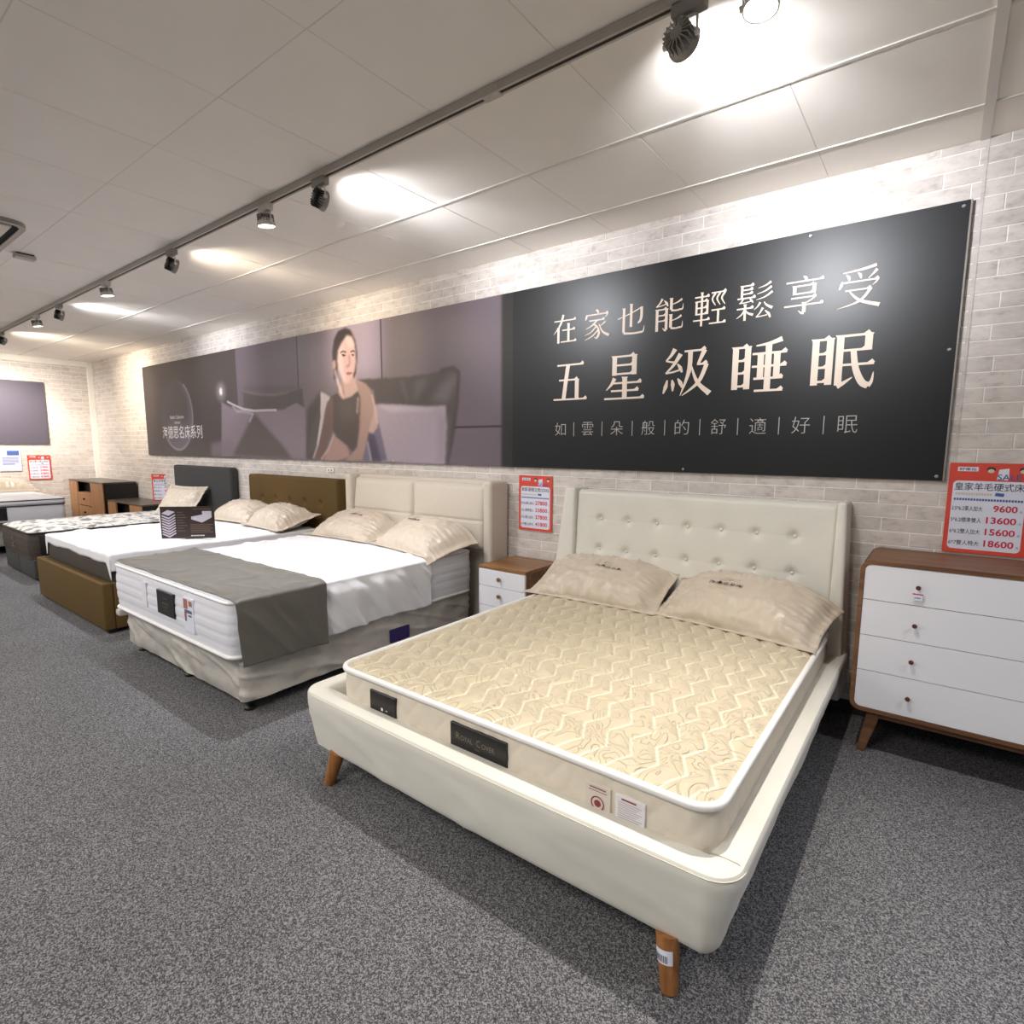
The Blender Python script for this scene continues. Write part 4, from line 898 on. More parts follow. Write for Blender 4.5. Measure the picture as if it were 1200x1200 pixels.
for lx, ly, dx, dy in ((-1.915, 1.29, -1, -1), (-0.475, 1.29, 1, -1), (-1.915, 3.10, -1, 1), (-0.475, 3.10, 1, 1)):
    top = Vector((lx, ly, 0.135)); bot = Vector((lx + 0.022 * dx, ly + 0.03 * dy * (1 if dy < 0 else 0.6), 0.0))
    b = bmesh.new(); ax_ = (top - bot); q = ax_.to_track_quat('Z', 'Y').to_matrix().to_4x4()
    lathe(b, [(0.0215, 0.0), (0.023, 0.004), (0.032, ax_.length - 0.0)], Matrix.Translation(bot) @ q, 20)
    for v in b.verts:
        if v.co.z < 0.012: v.co.z = max(v.co.z, 0.0)
    leg = bm_obj('leg', b, M_OAK, bed, smooth='auto')
    if (lx, ly) == (-0.475, 1.29):
        bb = bmesh.new(); lathe(bb, [(0.0290, 0.075), (0.0310, 0.110)], Matrix.Translation(bot) @ q @ Matrix.Rotation(R(170), 4, 'Z'), 40, cap=False)
        kill = [f_ for f_ in bb.faces if not (0 <= (math.degrees(math.atan2(f_.calc_center_median().y - ly, f_.calc_center_median().x - lx)) + 150) % 360 < 100)]
        bmesh.ops.delete(bb, geom=kill, context='FACES')
        st = bm_obj('barcode_sticker', bb, M_PAPER, leg, world=True); tag(st, 'white barcode sticker wrapped on the front right leg')
        bb = bmesh.new(); lathe(bb, [(0.0294, 0.079), (0.0309, 0.097)], Matrix.Translation(bot) @ q @ Matrix.Rotation(R(170), 4, 'Z'), 90, cap=False)
        bb.faces.ensure_lookup_table(); kill = [f_ for i_, f_ in enumerate(bb.faces) if i_ % 2 or not (10 <= (math.degrees(math.atan2(f_.calc_center_median().y - ly, f_.calc_center_median().x - lx)) + 150) % 360 < 85)]
        bmesh.ops.delete(bb, geom=kill, context='FACES'); tag(bm_obj('barcode', bb, M_INK, leg), kind='stuff')
# headboard: slightly leaning, dimpled panel plus two side wings
HBX0, HBX1, HBZ1 = -1.905, -0.392, 1.128
BTN = [(-1.729 + 0.1913 * i, z_) for z_ in (0.946, 0.752, 0.558) for i in range(7)]
def hb_front(x, z): return 3.115 + 0.045 * (z - 0.35) / 0.75
def hbf(u, v):
    x = HBX0 + (HBX1 - HBX0) * u; z = 0.25 + (HBZ1 - 0.25) * v; y = hb_front(x, z)
    e = min(u, 1 - u) * (HBX1 - HBX0); et = (1 - v) * (HBZ1 - 0.25)
    y += 0.022 * (1 - min(1, e / 0.012)) ** 2 + 0.045 * (1 - math.sqrt(1 - (1 - min(1, et / 0.03)) ** 2))
    puff = 0
    for bx, bz in BTN:
        d = math.hypot(x - bx, z - bz); y += 0.020 * math.exp(-(d / 0.026) ** 2) + 0.006 * math.exp(-(d / 0.07) ** 2)
        if abs(z - bz) < 0.03 and abs(x - bx) < 0.11: y += 0.0018 * math.exp(-((z - bz) / 0.008) ** 2) * (1 - abs(x - bx) / 0.11) ** 0.7
    y += 0.003 * noise.noise(Vector((x * 7, z * 7, 1)))
    return (x, y, z)
hb = link('headboard', grid_mesh('headboard', hbf, 260, 150), M_CREAM, bed, smooth=True)
b = bmesh.new(); box(b, HBX0 + 0.002, HBX1 - 0.002, 3.19, WALL_Y - 0.012, 0.15, HBZ1 - 0.004, 0.01, 2); bm_obj('headboard_back', b, M_CREAM, bed, smooth='auto')
for bx, bz in BTN:
    b = bmesh.new(); lathe(b, [(0.0095, 0), (0.009, 0.004), (0.005, 0.0075), (0.001, 0.0085)], Matrix.Translation((bx, hb_front(bx, bz) + 0.022, bz)) @ Matrix.Rotation(R(90), 4, 'X'), 14)
    bm_obj('button', b, M_CREAM, hb, smooth='auto')
def wing(xi_top, xo_top, xi_bot, xo_bot, zb):
    b = bmesh.new(); box(b, 0, 1, 0, 1, 0, 1, 0.0)
    bmesh.ops.subdivide_edges(b, edges=b.edges, cuts=1)
    bmesh.ops.delete(b, geom=b.verts, context='VERTS')
    x_ = lambda t_, a, c: a + (c - a) * t_
    me_b = bmesh.new(); box(me_b, 0, 1, 0, 1, 0, 1)
    for v in me_b.verts:
        t_ = v.co.z; lo_, hi_ = sorted((x_(t_, xi_bot, xi_top), x_(t_, xo_bot, xo_top)))
        v.co.x = lo_ + (hi_ - lo_) * v.co.x
        yf = 3.085 + 0.045 * t_
        v.co.y = yf + (WALL_Y - 0.012 - yf) * v.co.y; v.co.z = zb + (HBZ1 + 0.012 - zb) * t_
    bmesh.ops.bevel(me_b, geom=list(me_b.edges), offset=0.016, segments=4, affect='EDGES', profile=0.5)
    b.free(); return me_b
bm_obj('headboard_wing', wing(-0.392, -0.350, -0.396, -0.312, 0.14), M_CREAM, bed, smooth='auto')
bm_obj('headboard_wing', wing(-1.905, -1.985, -1.900, -2.095, 0.14), M_CREAM, bed, smooth='auto')

# mattress 1
MX0, MX1, MY0, MY1, MZ0, MZ1 = -1.945, -0.385, 1.338, 3.10, 0.296, 0.500
mt = thing('mattress', 'cream quilted mattress with chevron stitching and black brand patches', 'mattress', (-1.16, 2.2, MZ0), 'mattresses on show')
M_QUILT = mat('cream_damask', S(226, 208, 176), 0.42, 0.45, bump=(90, 0.35, 0.003), sheen=0.2)
def damask(m):
    b_ = m.node_tree.nodes['Principled BSDF']; tc = N(m, 'ShaderNodeTexCoord')
    n = N(m, 'ShaderNodeTexNoise'); n.inputs['Scale'].default_value = 9; n.inputs['Detail'].default_value = 1; n.inputs['Distortion'].default_value = 1.5; Lk(m, tc.outputs['Object'], n.inputs['Vector'])
    wv = N(m, 'ShaderNodeMath'); wv.operation = 'MULTIPLY'; Lk(m, n.outputs['Fac'], wv.inputs[0]); wv.inputs[1].default_value = 46
    sn = N(m, 'ShaderNodeMath'); sn.operation = 'SINE'; Lk(m, wv.outputs[0], sn.inputs[0])
    pw = N(m, 'ShaderNodeMapRange'); Lk(m, sn.outputs[0], pw.inputs[0]); pw.inputs[1].default_value = 0.8; pw.inputs[2].default_value = 1; pw.inputs[3].default_value = 0; pw.inputs[4].default_value = 1
    at = N(m, 'ShaderNodeVertexColor'); at.layer_name = 'stitch'
    mx = N(m, 'ShaderNodeMix'); mx.data_type = 'RGBA'; mx.inputs[6].default_value = (*S(208, 194, 166), 1); mx.inputs[7].default_value = (*S(246, 238, 214), 1)
    Lk(m, at.outputs[0], mx.inputs[0]); Lk(m, mx.outputs[2], b_.inputs['Base Color'])
    mp = N(m, 'ShaderNodeTexNoise'); mp.inputs['Scale'].default_value = 420; mp.inputs['Detail'].default_value = 2; Lk(m, tc.outputs['Object'], mp.inputs['Vector'])
    ad = N(m, 'ShaderNodeMath'); ad.operation = 'MULTIPLY_ADD'; Lk(m, mp.outputs['Fac'], ad.inputs[0]); ad.inputs[1].default_value = 0.5; Lk(m, pw.outputs[0], ad.inputs[2])
    bp = N(m, 'ShaderNodeBump'); bp.inputs['Strength'].default_value = 0.9; bp.inputs['Distance'].default_value = 0.004
    Lk(m, ad.outputs[0], bp.inputs['Height']); Lk(m, bp.outputs[0], b_.inputs['Normal'])
damask(M_QUILT)
NXq, NYq = 330, 370
U, Vv = np.meshgrid(np.linspace(0, 1, NXq + 1), np.linspace(0, 1, NYq + 1))
Xq = MX0 + 0.001 + (MX1 - MX0 - 0.002) * U; Yq = MY0 + 0.001 + (MY1 - MY0 - 0.002) * Vv
def tri(t_): return 4 * np.abs(t_ - np.floor(t_ + 0.5)) - 1
zig = tri((Yq - 1.609) / 0.172)      # +/-1, turning every 86 mm
xl = (Xq + 1.185 + 0.0215 * zig) / 0.0835
dist = np.abs(xl - np.round(xl)) * 0.0835
puff = np.sin(np.clip(dist / 0.0417, 0, 1) * math.pi / 2) ** 0.6
stitch = np.clip(1.2 - dist / 0.0048, 0, 1)
ed = np.minimum(np.minimum(Xq - MX0, MX1 - Xq), np.minimum(Yq - MY0, MY1 - Yq))
Zq = MZ1 - 0.008 + 0.016 * puff * np.clip(ed / 0.05, 0.15, 1) - 0.004 * np.clip(1 - ed / 0.03, 0, 1)
# round the corners in plan
rq = 0.07
cxq = np.clip(Xq, MX0 + rq, MX1 - rq); cyq = np.clip(Yq, MY0 + rq, MY1 - rq)
dx_, dy_ = Xq - cxq, Yq - cyq; dd = np.maximum(np.hypot(dx_, dy_), 1e-9); mxx = np.maximum(np.abs(dx_), np.abs(dy_)); sc_ = np.where(dd > 1e-6, mxx / dd, 1)
Xq2, Yq2 = cxq + dx_ * sc_, cyq + dy_ * sc_
vs = np.stack([Xq2, Yq2, Zq], -1).reshape(-1, 3); idx = np.arange(len(vs)).reshape(NYq + 1, NXq + 1)
q = np.stack([idx[:-1, :-1], idx[:-1, 1:], idx[1:, 1:], idx[1:, :-1]], -1).reshape(-1, 4)
me = py_mesh('quilted_top', vs.tolist(), q.tolist())
ca = me.color_attributes.new('stitch', 'FLOAT_COLOR', 'POINT'); c4 = np.ones((len(vs), 4)); c4[:, :3] = (stitch.reshape(-1, 1) ** 0.8); ca.data.foreach_set('color', c4.ravel())
link('quilted_top', me, M_QUILT, mt, smooth=True)
M_QSIDE = mat('cream_damask_side', S(222, 212, 196), 0.6, 0.3, var=(30, 0.03), bump=(300, 0.2, 0.002))
def zzs(s, z):
    t_ = s / 0.16; tr = abs(t_ - math.floor(t_ + 0.5)) * 2; zc = (z - MZ0) / 0.09
    f_ = (zc - tr * 1.0) ; d = abs(f_ - round(f_)) * 0.09; return 0.004 * math.sin(min(1, d / 0.045) * math.pi / 2) ** 0.6
link('border_panel', side_band(MX0, MX1, MY0, MY1, MZ0, MZ1 - 0.01, 0.07, zzs, 26, 0.008, 0.004), M_QSIDE, mt, smooth=True)
bm_obj('piping', cord(MX0 - 0.006, MX1 + 0.006, MY0 - 0.006, MY1 + 0.006, MZ1 - 0.013, 0.075, 0.0125), M_WHITEPIPE, mt, smooth=True)
bm_obj('piping', cord(MX0 - 0.004, MX1 + 0.004, MY0 - 0.004, MY1 + 0.004, MZ0 + 0.012, 0.075, 0.010), M_WHITEPIPE, mt, smooth=True)
b = bmesh.new(); box(b, MX0 + 0.02, MX1 - 0.02, MY0 + 0.02, MY1 - 0.02, MZ0 + 0.001, MZ0 + 0.02); bm_obj('underside', b, M_QSIDE, mt)
def patch(x0, x1, z0, z1, yy, material, parent, name, skew=0.0):
    b = bmesh.new(); box(b, x0, x1, yy, yy + 0.012, z0, z1, 0.0015, 1)
    return bm_obj(name, b, material, parent)
PY = MY0 - 0.015
patch(-1.295, -1.045, 0.345, 0.452, PY, M_BLACK, mt, 'brand_patch')
f = Flat((-1.17, PY, 0.40), (1, 0, 0), (0, 0, 1)); f.text('R', -0.088, 0.012, 0.017, 0.024); f.text('OYAL', -0.048, 0.009, 0.055, 0.018); f.text('C', 0.005, 0.012, 0.017, 0.024); f.text('OVER', 0.048, 0.009, 0.055, 0.018); f.text('PARIS', 0, -0.013, 0.02, 0.006)
f.done('brand_lettering', mat('dim_gold_thread', S(120, 110, 90), 0.4), mt)
patch(-1.735, -1.585, 0.345, 0.448, PY, M_BLACK, mt, 'brand_patch')
f = Flat((-1.66, PY, 0.385), (1, 0, 0), (0, 0, 1)); f.rect(-0.008, 0.004, -0.006, 0.006).rect(0.02, 0.03, -0.002, 0.002); f.done('patch_mark', M_WHITETXT, mt)
patch(-0.752, -0.670, 0.345, 0.440, PY + 0.001, mat('care_label_cream', S(214, 205, 194), 0.6), mt, 'care_label')
patch(-0.655, -0.565, 0.345, 0.438, PY + 0.001, mat('care_label_white', S(228, 224, 226), 0.6), mt, 'care_label')
f = Flat((-0.711, PY + 0.001, 0.385), (1, 0, 0), (0, 0, 1)); f.ring(0, 0, 0.018, 0.022).disc(0, 0, 0.011, 0.0009).rect(-0.03, 0.03, 0.036, 0.038).rect(-0.026, 0.026, 0.044, 0.0475)
for v_ in range(3): f.rect(0.02 + 0.036, 0.02 + 0.036, 0, 0)
f.rect(0.075, 0.12, 0.042, 0.047)
f.poly([(0.062, -0.034), (0.115, -0.036), (0.082, -0.026)])
f.done('label_print', mat('label_maroon', S(140, 52, 70), 0.6), mt)
f = Flat((-0.61, PY + 0.001, 0.385), (1, 0, 0), (0, 0, 1))
for i in range(9): f.rect(-0.036, 0.036 - 0.008 * (i % 3), 0.034 - i * 0.0065, 0.0355 - i * 0.0065)
f.done('label_lines', mat('label_grey_text', S(150, 146, 150), 0.6), mt)
pillow('champagne satin pillow with bed logo on the cream bed, right one by the chest', (-0.770, 2.920, 0.600), (0.43, 0.238), R(33), MZ1 + 0.004, 'satin pillows on the beds', 0.105, 3.135, MX1, 1, (-0.16, 0.12, 0.44), sag=0.085, yaw=R(-8))
pillow('champagne satin pillow with bed logo on the cream bed, left one by the nightstand', (-1.605, 2.950, 0.592), (0.435, 0.245), R(31), MZ1 + 0.004, 'satin pillows on the beds', 0.10, 3.135, None, 4, (0.16, 0.12, 0.40), sag=0.055, yaw=R(2))

# ------------------------------------------------------------------ BED 2 : plastic wrapped base, white sheet, grey runner
BX0, BX1, BY0, BY1 = -4.36, -2.79, 1.32, 3.085
t = thing('divan_base', 'beige divan base still wrapped in clear plastic on black feet', 'bed base', (-3.58, 2.2, 0))
def basef(s, z): return 0.016 * ns(s * 2.2, z * 7, 3) + 0.008 * ns(s * 9, z * 14, 5) + 0.010 * max(0, 1 - abs(ns(s * 3.0 + z * 9, z * 5, 7)) * 6)
link('wrapped_body', side_band(BX0 + 0.01, BX1 - 0.005, BY0 + 0.02, BY1, 0.075, 0.318, 0.03, basef, 24, 0.012, 0.004), M_PLASTIC, t, smooth=True)
b = bmesh.new(); box(b, BX0 + 0.012, BX1 - 0.01, BY0 + 0.022, BY1, 0.08, 0.085); box(b, BX0 + 0.012, BX1 - 0.01, BY0 + 0.022, BY1, 0.30, 0.318); bm_obj('top_and_bottom', b, M_PLASTIC, t)
for x in (-2.86, -3.58, -4.29):
    for y in (1.40, 2.25, 3.02):
        b = bmesh.new(); lathe(b, [(0.026, 0.0), (0.030, 0.004), (0.030, 0.014), (0.022, 0.022), (0.012, 0.028), (0.011, 0.078)], Matrix.Translation((x, y, 0)), 16); bm_obj('foot', b, M_CASTER, t, smooth='auto')
b = bmesh.new(); box(b, BX1 + 0.010, BX1 + 0.022, 2.29, 2.45, 0.13, 0.215); tag(bm_obj('purple_label', b, M_PURPLE, t), 'purple label under the plastic wrap')
b = bmesh.new(); box(b, -4.395, -4.33, 1.285, 1.36, 0.255, 0.30, 0.012, 2); bm_obj('plastic_fold', b, M_PLASTIC, t, smooth='auto')
m2 = thing('mattress', 'white quilted mattress with a square black patch under the grey runner', 'mattress', (-3.58, 2.2, 0.32), 'mattresses on show')
def q2(s, z): k = (z - 0.325) / 0.058; d = abs(k - round(k)) * 0.058; kk = s / 0.16; dd_ = abs(kk - round(kk)) * 0.16; return 0.0045 * min(1, d / 0.012) ** 0.6 - 0.0015 * (dd_ < 0.004)
link('border_panel', side_band(BX0, BX1 + 0.01, BY0 - 0.025, BY1, 0.322, 0.618, 0.06, q2, 30, 0.012, 0.012), M_MATSIDE, m2, smooth=True)
b = bmesh.new(); box(b, BX0 + 0.004, BX1 + 0.004, BY0 - 0.02, BY1 - 0.004, 0.60, 0.628, 0.012, 3); box(b, BX0 + 0.02, BX1, BY0, BY1 - 0.01, 0.321, 0.34); bm_obj('top_panel', b, M_MATSIDE, m2, smooth='auto')
bm_obj('piping', cord(BX0 - 0.006, BX1 + 0.016, BY0 - 0.032, BY1, 0.612, 0.065, 0.0085), M_WHITEPIPE, m2, smooth=True)
bm_obj('piping', cord(BX0 - 0.008, BX1 + 0.016, BY0 - 0.036, BY1, 0.328, 0.065, 0.0105), M_WHITEPIPE, m2, smooth=True)
P2 = BY0 - 0.048
patch(-3.635, -3.405, 0.420, 0.562, P2, M_BLACK, m2, 'brand_patch')
f = Flat((-3.52, P2, 0.49), (1, 0, 0), (0, 0, 1)); f.rect(-0.03, 0.03, 0.03, 0.033).rect(-0.04, 0.04, 0.0, 0.004).rect(-0.03, 0.03, -0.02, -0.017).rect(-0.02, 0.02, -0.04, -0.037); f.done('patch_lines', mat('dim_gold_thread', (0, 0, 0)), m2)
patch(-3.285, -3.165, 0.38, 0.572, P2 + 0.003, M_PAPER, m2, 'paper_tag')
f = Flat((-3.225, P2 + 0.003, 0.48), (1, 0, 0), (0, 0, 1)); f.rect(-0.055, -0.005, 0.03, 0.085).rect(0.01, 0.05, 0.05, 0.08).rect(-0.05, -0.02, -0.02, 0.01); f.done('tag_print_red', mat('tag_rust', S(170, 110, 96), 0.6), m2)
f = Flat((-3.225, P2 + 0.003, 0.48), (1, 0, 0), (0, 0, 1)); f.rect(-0.045, 0.045, 0.008, 0.026).disc(-0.035, -0.03, 0.012).rect(0, 0.04, -0.01, 0.0); f.done('tag_print_blue', mat('tag_slate', S(96, 98, 130), 0.6), m2)
b = bmesh.new(); box(b, -3.86, -3.80, P2 + 0.002, P2 + 0.008, 0.42, 0.572, 0.001, 1); bm_obj('zip_flap', b, M_MATSIDE, m2)
# fitted sheet
EX = BX1 + 0.026
def drape(y, s, xl, xr, ztop, zbot, wrinkle, seed, topw=0.004):
    """s in [0,1+]: 0..1 across the top, >1 down the right side (1 unit = full hang)"""
    if s <= 1:
        x = xl + (xr - xl) * s; w_ = topw * (ns(x * 4 + seed, y * 9, seed) + 0.6 * ns(x * 11, y * 5 + seed, seed)) + topw * 1.6 * max(0, 1 - abs(ns(x * 1.8 + y * 1.2, y * 5.5 - x * 1.5, seed) * 7)) + topw * 1.2 * max(0, 1 - abs(ns(x * 3.5 - y * 2, y * 11 + x * 2.5, seed + 4) * 5)) * sm(0.9, 0.2, xr - x) 
        ed = (xr - x); z = ztop + w_ * sm(0, 0.06, ed) - 0.010 * (1 - sm(0, 0.035, ed))
        return (x, y, z)
    t_ = s - 1; z = ztop - 0.010 - (ztop - 0.010 - zbot) * t_
    a = ns(y * 6 - t_ * 1.6, t_ * 0.8, seed + 2); a2 = ns(y * 14 - t_ * 3.2, t_, seed + 4)
    rg = max(0, 1 - abs(ns(y * 5.5 - t_ * 1.1, t_ * 0.5, seed + 6)) * 5)
    x = xr + 0.004 + wrinkle * (0.30 + 0.8 * a) * sm(0, 0.35, t_) + wrinkle * 0.5 * a2 * sm(0, 0.2, t_) + wrinkle * 0.75 * rg * sm(0, 0.25, t_)
    return (x, y, z + 0.012 * t_ * a)
sh = thing('bed_sheet', 'wrinkled white sheet over the mattress with the grey runner', 'sheet', (-3.58, 2.4, 0.63), 'white bed sheets')
XL2 = BX0 + 0.01
def smap(k): return k * 0.62 / 0.62 if k <= 0.66 else None
def sheet_grid(name, y0, y1, xl, xr, zt, zb, wr, seed, nu=150, ny=130, tw=0.004, endf=None):
    V = []; F = []; nt = int(nu * 0.68)
    for j in range(ny + 1):
        y = y0 + (y1 - y0) * j / ny
        for i in range(nu + 1):
            s = i / nt if i <= nt else 1 + (i - nt) / (nu - nt)
            zb_ = zb(y) if callable(zb) else zb
            V.append(drape(y, s, xl, xr, zt, zb_, wr, seed, tw))
    for j in range(ny):
        for i in range(nu): k = j * (nu + 1) + i; F.append((k, k + 1, k + nu + 2, k + nu + 1))
    return py_mesh(name, V, F)
o = link('cloth', sheet_grid('cloth', 1.765, 2.64, XL2, EX, 0.634, lambda y: 0.318 + 0.008 * math.sin(y * 9), 0.030 , 3, tw=0.006), M_SHEET, sh, smooth=True); solid(o, 0.003)
o = link('cloth_head_end', grid_mesh('c', lambda u, v: (XL2 + (BX1 + 0.005 - XL2) * u, 2.64 + (3.075 - 2.64) * v, 0.634 + 0.004 * ns(u * 9, v * 5, 2) - 0.006 * sm(0.95, 1, u)), 40, 20), M_SHEET, sh, smooth=True); solid(o, 0.003)
ru = thing('bed_runner', 'grey velvet runner folded over the foot of the white mattress', 'bed runner', (-3.58, 1.6, 0.64))
def runf(y, s):
    p = drape(y, s, XL2 - 0.005, EX + 0.014 + 0.022 * sm(1.68, 1.80, y), 0.642 + 0.008 * sm(1.70, 1.78, y), 0.285, 0.016, 8, 0.0035)
    if s > 1:   # the front free corner falls back a little
        return (p[0] + 0.006, p[1] + 0.02 * (s - 1) * (1 - (y - 1.30) / 0.5), p[2])
    return p
def runbuild():
    V = []; F = []; nu, ny, nt = 110, 50, 70
    for j in range(ny + 1):
        y = BY0 - 0.022 + (1.80 - BY0 + 0.022) * j / ny
        for i in range(nu + 1):
            s = i / nt if i <= nt else 1 + (i - nt) / (nu - nt)
            p = runf(y, s); e = j / ny
            V.append((p[0], p[1], p[2] - (0.008 * (1 - sm(0, 0.06, e)) if s <= 1 else 0)))
    for j in range(ny):
        for i in range(nu): k = j * (nu + 1) + i; F.append((k, k + 1, k + nu + 2, k + nu + 1))
    return py_mesh('runner_cloth', V, F)
o = link('runner_cloth', runbuild(), M_RUNNER, ru, smooth=True); solid(o, 0.004)
# headboard 2
h2 = thing('upholstered_headboard', 'beige padded headboard with two stitched cushions and thick side roll', 'headboard', (-3.45, 3.2, 0), 'headboards along the wall')
b = bmesh.new(); box(b, -4.44, -2.605, 3.205, WALL_Y - 0.012, 0.05, 1.15, 0.035, 5); bm_obj('back_panel', b, M_TAUPE, h2, smooth='auto')
def cush(x0, x1, zb, zt, y0, name='cushion'):
    y0 = y0 - 0.02
    def f_(u, v):
        x = x0 + (x1 - x0) * u; z = zb + (zt - zb) * v; e = min(u, 1 - u) * (x1 - x0); ez = min(v, 1 - v) * (zt - zb); k = min(e, ez)
        y = y0 + 0.05 * (z - zb) / (zt - zb) - 0.055 * math.sqrt(max(0, 1 - (1 - min(1, k / 0.055)) ** 2))
        y += 0.010 * math.exp(-((z - (zb + 0.44 * (zt - zb))) / 0.008) ** 2) + 0.003 * ns(x * 6, z * 6, 2)
        return (x, y, z)
    return grid_mesh(name, f_, 70, 60)
link('cushion', cush(-4.262, -3.478, 0.63, 1.125, 3.17), M_TAUPE, h2, smooth=True)
link('cushion', cush(-3.473, -2.690, 0.63, 1.125, 3.17), M_TAUPE, h2, smooth=True)
b = bmesh.new(); box(b, -4.25, -2.675, 3.165, 3.21, 0.60, 1.12, 0.01, 2); bm_obj('cushion_base', b, M_TAUPE, h2)
for x0_, x1_ in ((-2.685, -2.60), (-4.345, -4.26)):
    b = bmesh.new(); box(b, x0_, x1_, 3.10, WALL_Y - 0.012, 0.05, 1.155, 0.030, 5); bm_obj('side_roll', b, M_TAUPE, h2, smooth='auto')
pillow('champagne satin pillow with a hanging corner, right one on the grey runner bed', (-3.12, 2.89, 0.72), (0.43, 0.25), R(26), 0.642, 'satin pillows on the beds', 0.125, 3.08, BX1 + 0.01, 11, (-0.10, 0.12, 0.40), sag=0.07, yaw=R(-10))
pillow('champagne satin pillow, left one on the grey runner bed', (-4.00, 2.93, 0.71), (0.42, 0.25), R(27), 0.642, 'satin pillows on the beds', 0.115, 3.08, None, 14, (0.2, 0.12, 0.38), sag=0.05, yaw=R(3))

# nightstand
nst = thing('nightstand', 'small white nightstand with a walnut top between the two nearest beds', 'nightstand', (-2.30, 3.1, 0))
NX0, NX1, NY0, NY1 = -2.535, -2.13, 2.895, WALL_Y - 0.02
b = bmesh.new(); box(b, NX0, NX1, NY0, NY1, 0.562, 0.585, 0.003, 2); bm_obj('top', b, M_WALTOP, nst)
b = bmesh.new(); box(b, NX0 + 0.004, NX1 - 0.004, NY0 + 0.012, NY1, 0.12, 0.562); bm_obj('carcass', b, M_WALNUT, nst)
for z0_, z1_ in ((0.445, 0.560), (0.305, 0.442), (0.13, 0.302)):
    b = bmesh.new(); box(b, NX0 + 0.003, NX1 - 0.003, NY0 - 0.006, NY0 + 0.012, z0_, z1_, 0.002, 2); dr = bm_obj('drawer', b, M_LACQ, nst)
    b = bmesh.new(); zc = z1_ - 0.055; xc = (NX0 + NX1) / 2 - 0.01
    lathe(b, [(0.006, 0), (0.006, 0.012), (0.014, 0.014), (0.015, 0.020), (0.012, 0.024)], Matrix.Translation((xc, NY0 - 0.006, zc)) @ Matrix.Rotation(R(90), 4, 'X'), 14)
    tag(bm_obj('knob', b, mat('brass_knob', S(150, 120, 90), 0.35, metal=0.6), dr, smooth='auto'), None)
for x in (NX0 + 0.05, NX1 - 0.05):
    for y in (NY0 + 0.05, NY1 - 0.05):
        b = bmesh.new(); lathe(b, [(0.012, 0), (0.02, 0.122)], Matrix.Translation((x, y, 0)), 12); bm_obj('leg', b, M_WALNUT, nst, smooth='auto')

# ------------------------------------------------------------------ chest of drawers
ch = thing('chest_of_drawers', 'white four-drawer chest in a rounded walnut case on splayed legs', 'chest of drawers', (0.2, 3.1, 0))
CX0, CX1, CY0, CY1, CZ0, CZ1 = -0.250, 0.62, 2.875, WALL_Y - 0.02, 0.215, 0.912
def rr_ring(x0, x1, z0, z1, r, th, y0, y1, n=8):
    def pts(x0, x1, z0, z1, r):
        P = []
        for cx, cz, a0 in ((x1 - r, z0 + r, -90), (x1 - r, z1 - r, 0), (x0 + r, z1 - r, 90), (x0 + r, z0 + r, 180)):
            for i in range(n + 1): a = R(a0 + 90 * i / n); P.append((cx + r * math.cos(a), cz + r * math.sin(a)))
        return P
    A, B = pts(x0, x1, z0, z1, r), pts(x0 + th, x1 - th, z0 + th, z1 - th, max(r - th, 0.004)); k = len(A); b = bmesh.new()
    V = [[b.verts.new((p[0], y, p[1])) for p in Q] for Q, y in ((A, y0), (B, y0), (B, y1), (A, y1))]
    for P, Q in zip(V, V[1:] + V[:1]):
        for i in range(k): b.faces.new((P[i], P[(i + 1) % k], Q[(i + 1) % k], Q[i]))
    bmesh.ops.recalc_face_normals(b, faces=b.faces); return b, B
b, inner = rr_ring(CX0, CX1, CZ0, CZ1, 0.045, 0.017, CY0, CY1); bm_obj('case', b, M_WALNUT, ch, smooth='auto')
b = bmesh.new(); box(b, CX0 + 0.012, CX1 - 0.012, CY0 + 0.03, CY1, CZ0 + 0.012, CZ1 - 0.012); bm_obj('back', b, M_DARKGAP, ch)
dz = [CZ0 + 0.019, 0.4080, 0.5715, 0.7350, CZ1 - 0.019]
for i in range(4):
    z0_, z1_ = dz[i] + (0.0015 if i else 0), dz[i + 1] - (0.0015 if i < 3 else 0)
    r0 = 0.026
    P = []
    x0_, x1_ = CX0 + 0.019, CX1 - 0.019
    cr = [(x1_, z0_, -90, i == 0), (x1_, z1_, 0, i == 3), (x0_, z1_, 90, i == 3), (x0_, z0_, 180, i == 0)]
    for X_, Z_, a0, rnd in cr:
        if not rnd: P.append((X_, Z_)); continue
        cx_ = X_ - r0 if X_ == x1_ else X_ + r0; cz_ = Z_ - r0 if Z_ == z1_ else Z_ + r0
        for k in range(7): a = R(a0 + 15 * k); P.append((cx_ + r0 * math.cos(a), cz_ + r0 * math.sin(a)))
    b = bmesh.new(); A = [b.verts.new((p[0], CY0 + 0.003, p[1])) for p in P]; B = [b.verts.new((p[0], CY0 + 0.028, p[1])) for p in P]
    b.faces.new(A); b.faces.new(B[::-1])
    for k in range(len(P)): b.faces.new((A[k], B[k], B[(k + 1) % len(P)], A[(k + 1) % len(P)]))
    bmesh.ops.recalc_face_normals(b, faces=b.faces)
    dr = bm_obj('drawer', b, M_LACQ, ch)
    for kx in (-0.033, 0.403):
        zc = (0.818, 0.6505, 0.489, 0.322)[3 - i]
        b = bmesh.new(); lathe(b, [(0.004, 0), (0.004, 0.014), (0.0085, 0.016), (0.010, 0.021), (0.009, 0.026)], Matrix.Translation((kx, CY0 + 0.003, zc)) @ Matrix.Rotation(R(90), 4, 'X'), 14)
        bm_obj('knob', b, mat('bronze_knob', S(112, 68, 58), 0.35, metal=0.5), dr, smooth='auto')
tg = thing('hanging_price_tag', 'small white price tag hanging from the top drawer knob', 'tag', (-0.033, CY0 - 0.012, 0.795))
